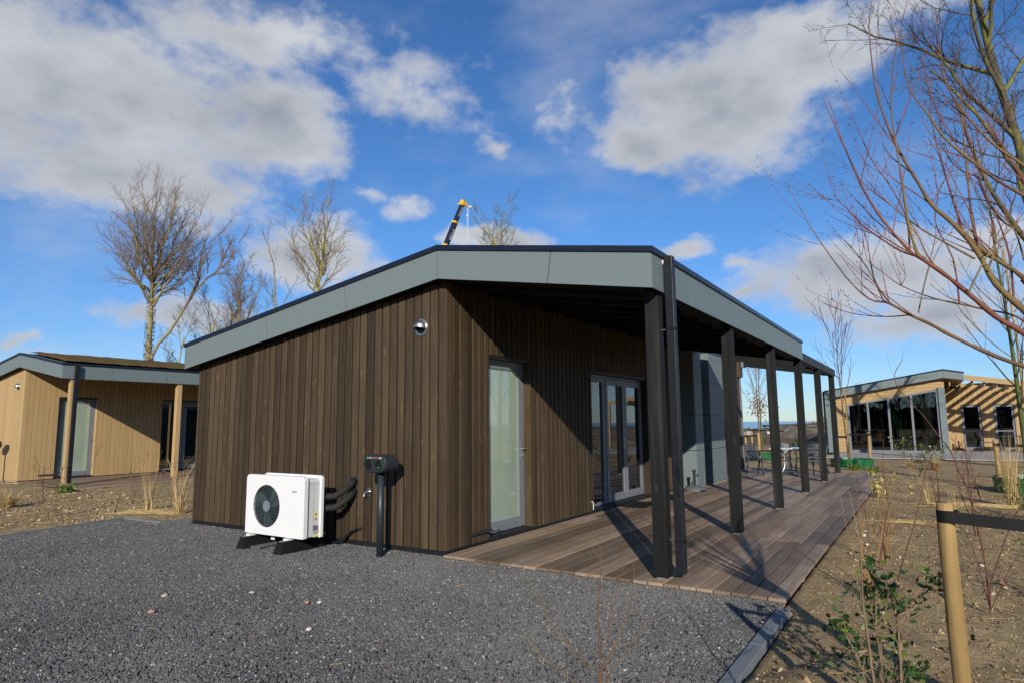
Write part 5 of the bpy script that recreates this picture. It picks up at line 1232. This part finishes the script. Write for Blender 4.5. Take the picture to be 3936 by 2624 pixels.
# ================================================================== SHRUBS
def sub(n, data, base): return [(p, a, b) for p, a, b in data]
rg = random.Random(29)
def ground_at(x, y): return height(x, y)
s = thing('twig_shrub', 'bare shrub of thin upright shoots before the gravel at the bottom centre', 'shrub', (4.06, -4.34, 0))
sd = STEMS_D + [([(4.06, -4.34, -.05), tuple(STEMS_D[0][0][0])], .006, .0055)]
for b in STEMS_D[:2] + STEMS_D[4:6]: sd.append(([(4.06, -4.34, -.04), tuple(b[0][0])], .005, b[1]))
sd = [(a_, b_*.62, c_*.62) for a_, b_, c_ in sd]
stems(s, 'stems', sd, M['olive_stem'], (4.06, -4.34, 0), rg, 3, .10, sides=6, twmat=M['brown_stem'])
s = thing('dogwood', 'red stemmed shrub with a long curved shoot right of the sunlit stake', 'shrub', (5.16, .42, 0))
stems(s, 'stems', STEMS_A, M['red_stem'], (5.16, .42, 0), rg, 4, .28, sides=6, thin=.62)
s = thing('dogwood', 'pair of tall dark red shoots rising left of the sunlit stake', 'shrub', (4.35, 1.25, 0))
sb = STEMS_B + [([(4.37, 1.0, -.05), tuple(b[0][0])], b[1], b[1]) for b in STEMS_B]
stems(s, 'stems', sb, M['red_stem'], (4.35, 1.25, 0), rg, 2, .22, sides=6, thin=.62)
s = thing('twig_shrub', 'single grey brown twig standing close in front of the holly', 'shrub', (4.78, -3.5, 0))
c0 = Vector(STEMS_C[0][0][0]); stems(s, 'stems', STEMS_C + [([(c0.x, c0.y, -.05), (c0.x, c0.y, c0.z*.5), tuple(c0)], .0065, .006)], M['brown_stem'], (4.78, -3.5, 0), rg, 2, .12, sides=6)
# holly
hb = (4.60, -1.95, 0); hl = thing('holly_bush', 'dark green holly bush with spiny leaves at the lower right', 'bush', hb)
hs_ = list(HOLLY)
for b in HOLLY:
    p = b[0][0]
    if p[2] < .5: hs_.append(([(p[0]*.7+hb[0]*.3, p[1]*.7+hb[1]*.3, .0), tuple(p)], b[1], b[1]))
tips = stems(hl, 'stems', hs_, M['brown_stem'], hb, rg, 4, .16, sides=6)
hv = MB()
for q in tips[:len(HOLLY)]:
    n = len(q)
    for k in range(46):
        i = min(n-1, int(n*(.12 + .88*rg.random()**.85))); p = q[i] + Vector((rg.gauss(0, .026), rg.gauss(0, .026), rg.gauss(0, .026)))
        add_leaf(hv, p, (rg.gauss(0, 1), rg.gauss(0, 1), rg.gauss(.1, .6)), rg.uniform(.032, .056), rg, True)
for k in range(60):
    p = Vector((rg.gauss(-.10, .13), rg.gauss(.03, .12), abs(rg.gauss(.22, .14)) + .04)); add_leaf(hv, p, (rg.gauss(0, 1), rg.gauss(0, 1), rg.gauss(.1, .6)), rg.uniform(.03, .05), rg, True)
hv.build('leaves', M['holly'], hl)
def bushy(base, label, h, w, n, lm, seed, name='leafy_shrub', stm='brown_stem', size=(.02, .04), ns=7, spiky=False):
    rg = random.Random(seed); t = thing(name, label, 'shrub', (base[0], base[1], ground_at(*base) if len(base) < 3 else base[2])); st_ = MB(); lv = MB()
    for k in range(ns):
        a = rg.uniform(0, 6.28); d = Vector((math.cos(a)*w/h, math.sin(a)*w/h, 1)).normalized(); p = Vector((0, 0, -.03)); pts = [p]
        for j in range(6): d = (d + Vector((rg.gauss(0, .1), rg.gauss(0, .1), .05))).normalized(); p = p + d*h*rg.uniform(.75, 1.05)/6; pts.append(p)
        st_.tube(pts, [.0042*(1-.11*j) for j in range(7)], 5, False)
        for m in range(n//ns):
            i = rg.randint(2, 6); q = pts[i] + Vector((rg.gauss(0, w*.16), rg.gauss(0, w*.16), rg.gauss(0, h*.06))); add_leaf(lv, q, (rg.gauss(0, 1), rg.gauss(0, 1), rg.gauss(.3, .7)), rg.uniform(*size), rg, spiky)
    st_.build('stems', M[stm], t); lv.build('leaves', M[lm], t); return t
bushy((5.75, .9), 'green leafed thorny shrub right of the sunlit stake', .75, .42, 260, 'bush_leaf', 81, stm='red_stem')
bushy((6.1, 6.6), 'yellow green leafy shrub by the green ring at the right edge', .75, .42, 420, 'bush_leaf', 82, size=(.03, .055))
bushy((3.98, 8.9), 'small shrub with pale yellow leaves beside the deck edge', .62, .3, 90, 'yellow_leaf', 83, stm='orange_stem', size=(.05, .09), ns=5)
bushy((4.45, 9.9), 'low tuft of pale yellow leaves further right of the deck edge', .3, .14, 26, 'yellow_leaf', 84, size=(.05, .08), ns=3)
bushy((4.02, 20.6), 'upright dark green shrub before the second pane of the glazed gable', 1.0, .25, 130, 'bush_leaf', 85, size=(.04, .08), ns=5)
bushy((4.55, 14.9), 'leafy shrub with upright stems before the third pane of the glazed gable', 1.0, .38, 170, 'bush_leaf', 86, size=(.04, .08), ns=7)
bushy((5.1, 21.5), 'dark green shrub before the right pane of the glazed gable', .75, .25, 110, 'bush_leaf', 87, size=(.04, .08), ns=5)
bushy((1.45, 16.4), 'leafy green shrub behind the stacked armchairs', .95, .35, 150, 'bush_leaf', 88, size=(.04, .07), ns=6)
bushy((.6, 16.6), 'low green plant behind the bistro table', .4, .2, 90, 'fern', 89, size=(.04, .07), ns=5)
bushy((2.86, 16.6), 'low feathery green plant at the foot of the last black post', .26, .24, 240, 'fern', 90, size=(.04, .08), ns=8)
bushy((3.42, 15.75), 'low green plant just beyond the far right corner of the deck', .26, .2, 170, 'fern', 91, size=(.04, .07), ns=7)
bushy((-12.55, 1.25), 'low green plants at the front corner of the tan cabin deck', .25, .3, 200, 'fern', 92, size=(.05, .09), ns=8)
bushy((4.36, 2.05), 'orange stemmed leafless shrub beside the middle of the deck edge', 1.25, .28, 14, 'fern', 93, stm='orange_stem', size=(.02, .03), ns=12)
bushy((4.28, .55), 'orange brown shoots near the front right corner of the deck', 1.0, .30, 10, 'yellow_leaf', 94, stm='orange_stem', size=(.02, .03), ns=7)
# thin bare saplings
def sapling(x, y, h, label, seed, mat='brown_stem', ns=2, w=.12):
    rg = random.Random(seed); t = thing('bare_sapling', label, 'sapling', (x, y, ground_at(x, y))); mb = MB()
    for k in range(ns):
        d = Vector((rg.gauss(0, w), rg.gauss(0, w), 1)).normalized(); p = Vector((rg.gauss(0, .02), rg.gauss(0, .02), -.04)); pts = [p]; hh = h*rg.uniform(.7, 1)
        for j in range(9): d = (d + Vector((rg.gauss(0, .07), rg.gauss(0, .07), .03))).normalized(); p = p + d*hh/9; pts.append(p)
        mb.tube(pts, [.008*(1-.09*j) for j in range(10)], 5, False)
        for m in range(7):
            i = rg.randint(2, 8); e = Vector((rg.gauss(0, 1), rg.gauss(0, 1), .7)).normalized(); q = pts[i]; L = hh*rg.uniform(.12, .3); pp = [q]
            for j in range(4): e = (e + Vector((rg.gauss(0, .12), rg.gauss(0, .12), .1))).normalized(); q = q + e*L/4; pp.append(q)
            mb.tube(pp, [.004, .0035, .003, .002, .0015], 4, False)
    mb.build('stems', M[mat], t); return t
sapling(-7.92, -1.08, 1.25, 'bare sapling nearest the gravel edging in the left sandy bed', 101)
sapling(-8.37, -.57, 1.1, 'thin bare sapling second from the gravel edging in the left bed', 102)
sapling(-9.40, .28, 1.75, 'tall straight sapling before the frosted door of the tan cabin', 103, ns=1, w=.06)
sapling(-10.9, .2, 1.35, 'reddish bare sapling before the front corner of the tan cabin', 104, 'red_stem')
sapling(-8.9, 1.0, 1.2, 'branching sapling before the sunlit boards of the tan cabin', 105, ns=3)
sapling(-7.4, 1.1, 1.05, 'bare sapling before the second post of the tan cabin', 106)
sapling(-7.9, .15, .8, 'short bare sapling in the middle of the left sandy bed', 107)
sapling(-6.9, .75, 1.5, 'slim pale sapling nearest the left corner of the brown cabin', 108, 'straw', 2, .08)
sapling(5.3, 4.6, 1.5, 'red bare sapling on the bed before the right part of the glazing', 109, 'red_stem', 3)
sapling(5.9, 3.2, 1.7, 'tall brown sapling left of the green ring at the right edge', 110)
sapling(4.9, 7.6, 1.1, 'dark red sapling in the middle of the bed beside the deck', 111, 'red_stem', 3)
sapling(5.6, 8.9, 1.2, 'slender red sapling left of the mottled stake', 112, 'red_stem', 2)
sapling(4.6, 11.6, .9, 'small bare sapling beyond the pale yellow tuft', 113)
sapling(5.5, 13.5, 1.0, 'bare sapling before the parasol base of the glazed cabin', 114, 'red_stem')
sapling(6.4, 1.6, 1.6, 'brown sapling at the right edge above the black strap', 115, 'red_stem')
# dry grasses
def grass(x, y, h, n, spread, label, seed, mat='straw', droop=.5, wd=.005):
    rg = random.Random(seed); t = thing('dry_grass', label, 'grass clump', (x, y, ground_at(x, y))); mb = MB()
    for k in range(n):
        a = rg.uniform(0, 6.28); sp = abs(rg.gauss(0, spread)); d = Vector((math.cos(a)*sp, math.sin(a)*sp, 1)).normalized(); p = Vector((rg.gauss(0, .03), rg.gauss(0, .03), -.02)); L = h*rg.uniform(.5, 1.1)
        sd_ = Vector((-math.sin(a), math.cos(a), 0)); vs = []
        for j in range(5):
            w = wd*(1 - j/4.3); vs += [p - sd_*w, p + sd_*w]; d = (d + Vector((math.cos(a)*droop*.25*rg.random(), math.sin(a)*droop*.25*rg.random(), -droop*.12))).normalized(); p = p + d*L/4
        mb.add(vs, [(2*j, 2*j+1, 2*j+3, 2*j+2) for j in range(4)])
    mb.build('blades', M[mat], t); return t
grass(-10.37, -.62, .50, 260, .55, 'yellow green grass tuft at the left edge before the tan cabin', 201, droop=1.3, wd=.008)
grass(-7.23, .42, 1.1, 40, .22, 'tall straw grass near the left corner of the brown cabin', 202, droop=.3)
grass(-6.39, .49, 1.0, 46, .25, 'straw grass clump hard by the left corner of the brown cabin', 203, droop=.4)
grass(6.0, 8.3, 1.35, 150, .16, 'tall straw grass in front of the green ring at the right edge', 204, droop=.35)
grass(4.95, 17.9, .60, 170, .5, 'bushy straw tuft before the right pane of the glazed gable', 205, droop=1.0, wd=.01)
grass(4.3, 18.6, .45, 120, .6, 'low straw tuft before the third pane of the glazed gable', 206, droop=1.2, wd=.01)
grass(4.75, 8.1, .75, 30, .4, 'loose straw grass on the bed above the sunlit stake', 207, droop=.5)
grass(5.1, 6.0, .60, 26, .15, 'thin straw tuft right of the sunlit stake top', 208, droop=.3)
grass(6.5, 14.8, .9, 80, .4, 'straw grass before the doors of the glazed cabin', 209, droop=.8, wd=.008)
def lying(x, y, ang, n, L, label, seed):
    rg = random.Random(seed); t = thing('fallen_straw', label, 'straw', (x, y, ground_at(x, y) + .012)); mb = MB()
    for k in range(n):
        a = ang + rg.gauss(0, .12); p = Vector((rg.gauss(0, .12), rg.gauss(0, .07), abs(rg.gauss(0, .015)))); d = Vector((math.cos(a), math.sin(a), 0)); q = p + d*L*rg.uniform(.4, 1)
        mb.tube([p, p.lerp(q, .5) + Vector((0, 0, .015)), q], .003, 4, False)
    mb.build('stalks', M['straw'], t)
lying(-6.4, .45, R(190), 50, 1.5, 'fallen yellow straw lying beside the left corner of the brown cabin', 211)
lying(6.0, 8.2, R(182), 45, 1.6, 'fallen straw stalks lying left from the tall grass clump', 212)
lying(4.9, 5.4, R(175), 26, .9, 'fallen straw stalks on the bed behind the sunlit stake', 213)
# single stones on the gravel and the bed
def pebble(x, y, s, mat, label, seed, z=-.02):
    rg = random.Random(seed); b = bmesh.new(); bmesh.ops.create_icosphere(b, subdivisions=2, radius=1)
    for v in b.verts:
        k = 1 + .28*mn.noise(v.co*1.3 + Vector((seed, 0, 0))); v.co = Vector((v.co.x*s*k, v.co.y*s*.75*k, v.co.z*s*.55*k))
    me = bpy.data.meshes.new('pebble'); b.to_mesh(me); b.free(); me.materials.append(mat); me.shade_smooth()
    o = link('pebble', me); o.location = (x, y, z); o.rotation_euler = (0, 0, rg.uniform(0, 6)); tag(o, label, 'stone', 'single stones lying on the ground')
pk = paint('pink_stone', (.36, .20, .16), .8, .2, scale=40); cr_ = paint('cream_stone', (.55, .50, .40), .8, .2, scale=40); og = paint('orange_stone', (.48, .22, .12), .8, .2, scale=40)
pebble(-.70, -3.02, .030, pk, 'dull pink stone lying alone on the middle of the gravel', 1)
pebble(.20, -2.16, .026, og, 'orange stone on the gravel below the socket pole', 2); pebble(.29, -2.10, .024, cr_, 'cream stone right beside the orange stone on the gravel', 3)
pebble(.81, -2.65, .026, cr_, 'pale flat stone on the gravel nearest the bare shoots', 4); pebble(-.51, -2.20, .024, paint('grey_stone', (.36, .35, .31), .8, .2, scale=40), 'pale grey stone on the gravel below the heat pump', 5)
pebble(-1.14, -2.66, .034, paint('sand_lump', (.46, .36, .23), .95, .25, scale=40), 'flat sandy lump on the gravel below the white heat pump', 6, -.03)
pebble(4.02, 3.75, .045, cr_, 'whitish stone on the bed beside the deck edge', 7, 0); pebble(4.12, 3.05, .03, cr_, 'smaller whitish stone on the bed beside the deck edge', 8, 0)
pebble(5.32, 1.55, .035, og, 'terracotta stone on the bed right of the sunlit stake', 9, 0); pebble(5.7, 2.5, .05, cr_, 'pale flat stone on the bed behind the black strap', 10, 0)
# ================================================================== BACKGROUND
fn = thing('log_fence', 'low fence of two long weathered rails before the sea', 'fence', (-5, 53, .7))
lg = wood('old_log', (.05, .038, .025), (.14, .105, .06), 'x', None, .15, .85)
for z0, z1 in ((.42, .62), (.13, .32)):
    MB().tube([(-2.2, -.3, z0), (-1, -.1, z0+.03), (1, .2, z0+.10), (3.5, .6, z1), (7, 1.1, z1+.1)], [.08, .085, .085, .09, .09], 8).build('rail', lg, fn, smooth=True)
for x in (-2.0, .6, 3.2, 5.8): MB().tube([(x, .12*x, -1.2), (x, .12*x, .62+.05*x)], .07, 8).build('fence_post', lg, fn)
# rock heap
rk = MB(); rg = random.Random(41)
for k in range(420):
    u = rg.random(); x = -8 + 14*rg.random(); hh = 2.35*max(0, 1 - ((x+2.6)/5.2)**2)**.8; y = 70 + rg.gauss(0, 1.6); z = -.5 + (hh+.3)*rg.random()*max(.15, 1-abs(y-70)/4.5); s = rg.uniform(.18, .55)
    b = bmesh.new(); bmesh.ops.create_icosphere(b, subdivisions=1, radius=s)
    vs = [v.co*(1 + rg.uniform(-.25, .25)) for v in b.verts]; fs = [[v.index for v in f.verts] for f in b.faces]; b.free()
    rk.add([(v.x + x, v.y + y, v.z*.8 + z) for v in vs], fs)
ro = rk.build('rock_heap', bark('heap_rock', (.15, .13, .11), (.32, .28, .24), .9, 3)); stuff(ro, 'grey brown heap of rubble above the fence on the shore', 'rubble')
hp_ = [(-8.5, 67), (6.5, 67), (6.5, 73), (-8.5, 73)]
# low dry scrub along the foot of the bank
sc_ = MB(); rg = random.Random(77)
for k in range(1500):
    x = rg.uniform(-11, 3); y = rg.uniform(36, 47); h_ = rg.uniform(.25, .9); p = Vector((x, y, -.03)); q = p + Vector((rg.gauss(0, .15), rg.gauss(0, .15), h_)); sc_.tube([p, q], [.008, .003], 3, False)
stuff(sc_.build('dry_scrub', M['brown_stem']), 'thin dry scrub stems along the foot of the earth bank', 'scrub')
# far white boxes on the shore
for i, (x, y) in enumerate(((-7.55, 49.5), (-6.05, 49.8))):
    o = thing('shore_box', ['white box on the bank left of the beech stakes', 'white box on the bank between the beech stakes'][i], 'box', (x, y, .45)); bx('body', M['white_side'], o, -.2, -.15, -.1, .2, .15, .22, .02); bx('lid', M['white_side'], o, -.22, -.17, .22, .22, .17, .26)
# ================================================================== CRANE
cr = thing('mobile_crane', 'dark crane boom with yellow head rising far behind the roof ridge', 'crane', (-58.6, 58.5, 0))
O = Vector((-58.6, 58.5, 0)); top = Vector((-49.45, 65.7, 33.17)); foot = Vector((-58.5, 58.55, 3.0)); ax = (top-foot).normalized()
view = Vector((CAM_LOC[0], CAM_LOC[1], CAM_LOC[2])) - top; view = (view - ax*view.dot(ax)).normalized(); sd_ = ax.cross(view).normalized()
f1 = (view*math.cos(R(38)) - sd_*math.sin(R(38))); f2 = (view*math.cos(R(52)) + sd_*math.sin(R(52)))
def boxalong(a, b, w, d_):
    vs = []
    for p in (a, b):
        for su, sv in ((-1, -1), (1, -1), (1, 1), (-1, 1)): vs.append(tuple(p + f2*su*w/2 + f1*sv*d_/2 - O))
    return vs, [(0, 1, 2, 3), (7, 6, 5, 4), (0, 4, 5, 1), (1, 5, 6, 2), (2, 6, 7, 3), (3, 7, 4, 0)]
L_ = (top-foot).length
def seg(t0, t1, w, name, mat): return MB().add(*boxalong(foot + ax*t0, foot + ax*t1, w, w)).build(name, mat, cr, recalc=True)
zt_ = lambda z: (z - foot.z)/ax.z
seg(0, zt_(26.9), .70, 'boom_section', M['crane_dark']); seg(zt_(26.8), zt_(30.3), .62, 'boom_section', M['crane_dark']); seg(zt_(30.2), L_, .54, 'boom_section', M['crane_dark'])
seg(zt_(26.75), zt_(26.98), .80, 'boom_collar', M['yellow']); seg(zt_(30.15), zt_(30.42), .74, 'boom_collar', M['yellow'])
hd = seg(L_-.35, L_+.42, .62, 'boom_head', M['yellow'])
right = Vector((rt.x, rt.y, 0)).normalized()
def arm(a, b, w): return MB().tube([tuple(a-O), tuple(b-O)], w, 6)
arm(top + ax*.3, top + right*.9 - Vector((0, 0, .55)), .15).build('jib', M['yellow'], hd); arm(top + right*.85 - Vector((0, 0, .6)), top + right*1.25 - Vector((0, 0, .55)), .16).build('sheave', M['letter'], hd)
arm(top - right*.2 + ax*.1, top - right*.75 - Vector((0, 0, .1)), .09).build('rail', M['yellow'], hd)
for k, off in enumerate((.62, .72, .78)): arm(top + right*off - Vector((0, 0, .5)), top + right*off - Vector((0, 0, 24)), .022).build('cable', M['zinc'], cr)
arm(top + right*.95 - Vector((0, 0, .6)), top + right*.66 - Vector((0, 0, 1.75)), .02).build('cable', M['zinc'], cr)
arm(top + right*.66 - Vector((0, 0, 1.75)), top + right*.66 - Vector((0, 0, 2.0)), .1).build('cable_weight', M['letter'], cr)
nrm = f2
for zc, w, sz in ((31.9, .54, .50), (28.5, .62, .58)):
    c0 = foot + ax*zt_(zc) + f2*(w/2+.012) - O; up_ = ax.cross(-nrm)
    text('lettering', 'DKV.nl', sz, M['letter'], cr, basis(c0, ax, nrm.cross(ax)), .004, .012)
MB().box(-6, -1.4, .8, 5, 1.4, 1.6).build('chassis', M['crane_dark'], cr); MB().box(-1.6, -1.3, 1.6, 1.8, 1.3, 3.2).build('turret', M['yellow'], cr); MB().box(3.2, -1.3, 1.6, 5, 1.3, 3.0).build('cab', M['yellow'], cr)
for x in (-5, -3.4, 1.5, 3.1):
    for y in (-1.35, 1.15): MB().tube([(x, y, .7), (x, y+.3, .7)], .7, 16).build('wheel', M['black'], cr)

# ================================================================== WOODS behind the viewer and litter
wd = MB(); rg = random.Random(303)
for k in range(150):
    a = R(rg.uniform(95, 268)); d_ = rg.uniform(55, 80); x0, y0 = 5 + d_*math.sin(a), -6 + d_*math.cos(a); H = rg.uniform(7, 12)
    wd.tube([(x0, y0, -.1), (x0 + rg.gauss(0, .4), y0, H*.5), (x0 + rg.gauss(0, .8), y0, H)], [.22, .15, .03], 5, False)
    for m in range(34):
        z = H*rg.uniform(.2, 1); b = rg.uniform(0, 6.28); L = rg.uniform(.25, .42)*H*(1.15 - z/H); q = Vector((x0, y0, z)); e = q + Vector((math.cos(b)*L*.6, math.sin(b)*L*.6, L*.7)); wd.tube([q, q.lerp(e, .5) + Vector((0, 0, -.15)), e], [.06, .045, .02], 3, False)
        for w_ in range(3):
            f_ = q.lerp(e, rg.uniform(.3, 1)); wd.tube([f_, f_ + Vector((rg.gauss(0, .8), rg.gauss(0, .8), rg.uniform(.4, 1.4)))], [.03, .012], 3, False)
stuff(wd.build('woods', M['twig_dark']), 'belt of bare woods behind the viewer, seen only mirrored in the glazing', 'woods')
hg = MB(); nh = 160; pv = []
for k in range(nh):
    a = R(90 + 182*k/(nh-1)); d_ = 66 + 4*mn.noise((k*.3, 0, 0)); h_ = 3.6 + 1.6*mn.noise((k*.9, 5, 0)) + .8*mn.noise((k*3.1, 2, 0))
    for r_, z in ((d_-2, -.2), (d_-1.6, h_*.7), (d_, h_), (d_+2, h_*.6), (d_+2.4, -.2)): pv.append((5 + r_*math.sin(a), -6 + r_*math.cos(a), z))
hg.add(pv, [(k*5+j, k*5+j+1, (k+1)*5+j+1, (k+1)*5+j) for k in range(nh-1) for j in range(4)])
g = G('undergrowth', 1.0, spec=.05); n = g.noise(g.coords((1, 1, 1)), 1.5, 6, .7); g.col(g.mix(n, (.02, .018, .012), (.10, .085, .05))); g.bump(n, 1.0, .4)
stuff(hg.build('undergrowth', g.m), 'dark undergrowth along the foot of the woods behind the viewer', 'undergrowth')
lt = MB(); rg = random.Random(88)
for k in range(150):
    x, y = rg.uniform(-6, 3.6), rg.uniform(-4.6, -.1)
    if not inpoly(x, y, GRAVEL): continue
    p = Vector((x, y, -.022)); a = rg.uniform(0, 6.28)
    if k % 3: add_leaf(lt, p, (math.cos(a), math.sin(a), rg.uniform(-.1, .3)), rg.uniform(.012, .03), rg)
    else: lt.tube([p, p + Vector((math.cos(a), math.sin(a), rg.uniform(0, .08)))*rg.uniform(.03, .11)], .0022, 4, False)
stuff(lt.build('leaf_litter', M['litter']), 'scattered bits of dry straw and leaf on the gravel', 'litter')

bl2 = MB(); rg = random.Random(99)
for k in range(900):
    x, y = rg.uniform(3.85, 7.5), rg.uniform(-3.6, 12)
    p = Vector((x, y, height(x, y) + .004)); a = rg.uniform(0, 6.28)
    if k % 4 == 0: add_leaf(bl2, p, (math.cos(a), math.sin(a), rg.uniform(0, .4)), rg.uniform(.015, .04), rg)
    else: bl2.tube([p, p + Vector((math.cos(a), math.sin(a), rg.uniform(0, .12)))*rg.uniform(.04, .22)], .0022, 4, False)
stuff(bl2.build('bed_litter', M['litter']), 'dry stalks and dead leaves strewn over the right planting bed', 'litter')
sd2 = MB()
for k in range(420):
    x, y = rg.uniform(-12.8, -5.8), rg.uniform(-2.6, 1.7)
    if inpoly(x, y, GRAVEL): continue
    p = Vector((x, y, height(x, y) + .004)); a = rg.uniform(0, 6.28); sd2.tube([p, p + Vector((math.cos(a), math.sin(a), rg.uniform(0, .12)))*rg.uniform(.06, .35)], .003, 4, False)
stuff(sd2.build('bed_litter', M['litter']), 'dry stalks strewn over the sandy bed before the tan cabin', 'litter')
# seedlings: tiny weeds on the bed
wd2 = MB()
for k in range(46):
    x, y = rg.uniform(3.95, 7.2), rg.uniform(-3.4, 9); b = Vector((x, y, height(x, y)))
    for m in range(9): a = rg.uniform(0, 6.28); add_leaf(wd2, b, (math.cos(a), math.sin(a), rg.uniform(.3, 1.1)), rg.uniform(.012, .035), rg)
stuff(wd2.build('weeds', M['fern']), 'tiny green weed seedlings dotted over the right planting bed', 'weeds')
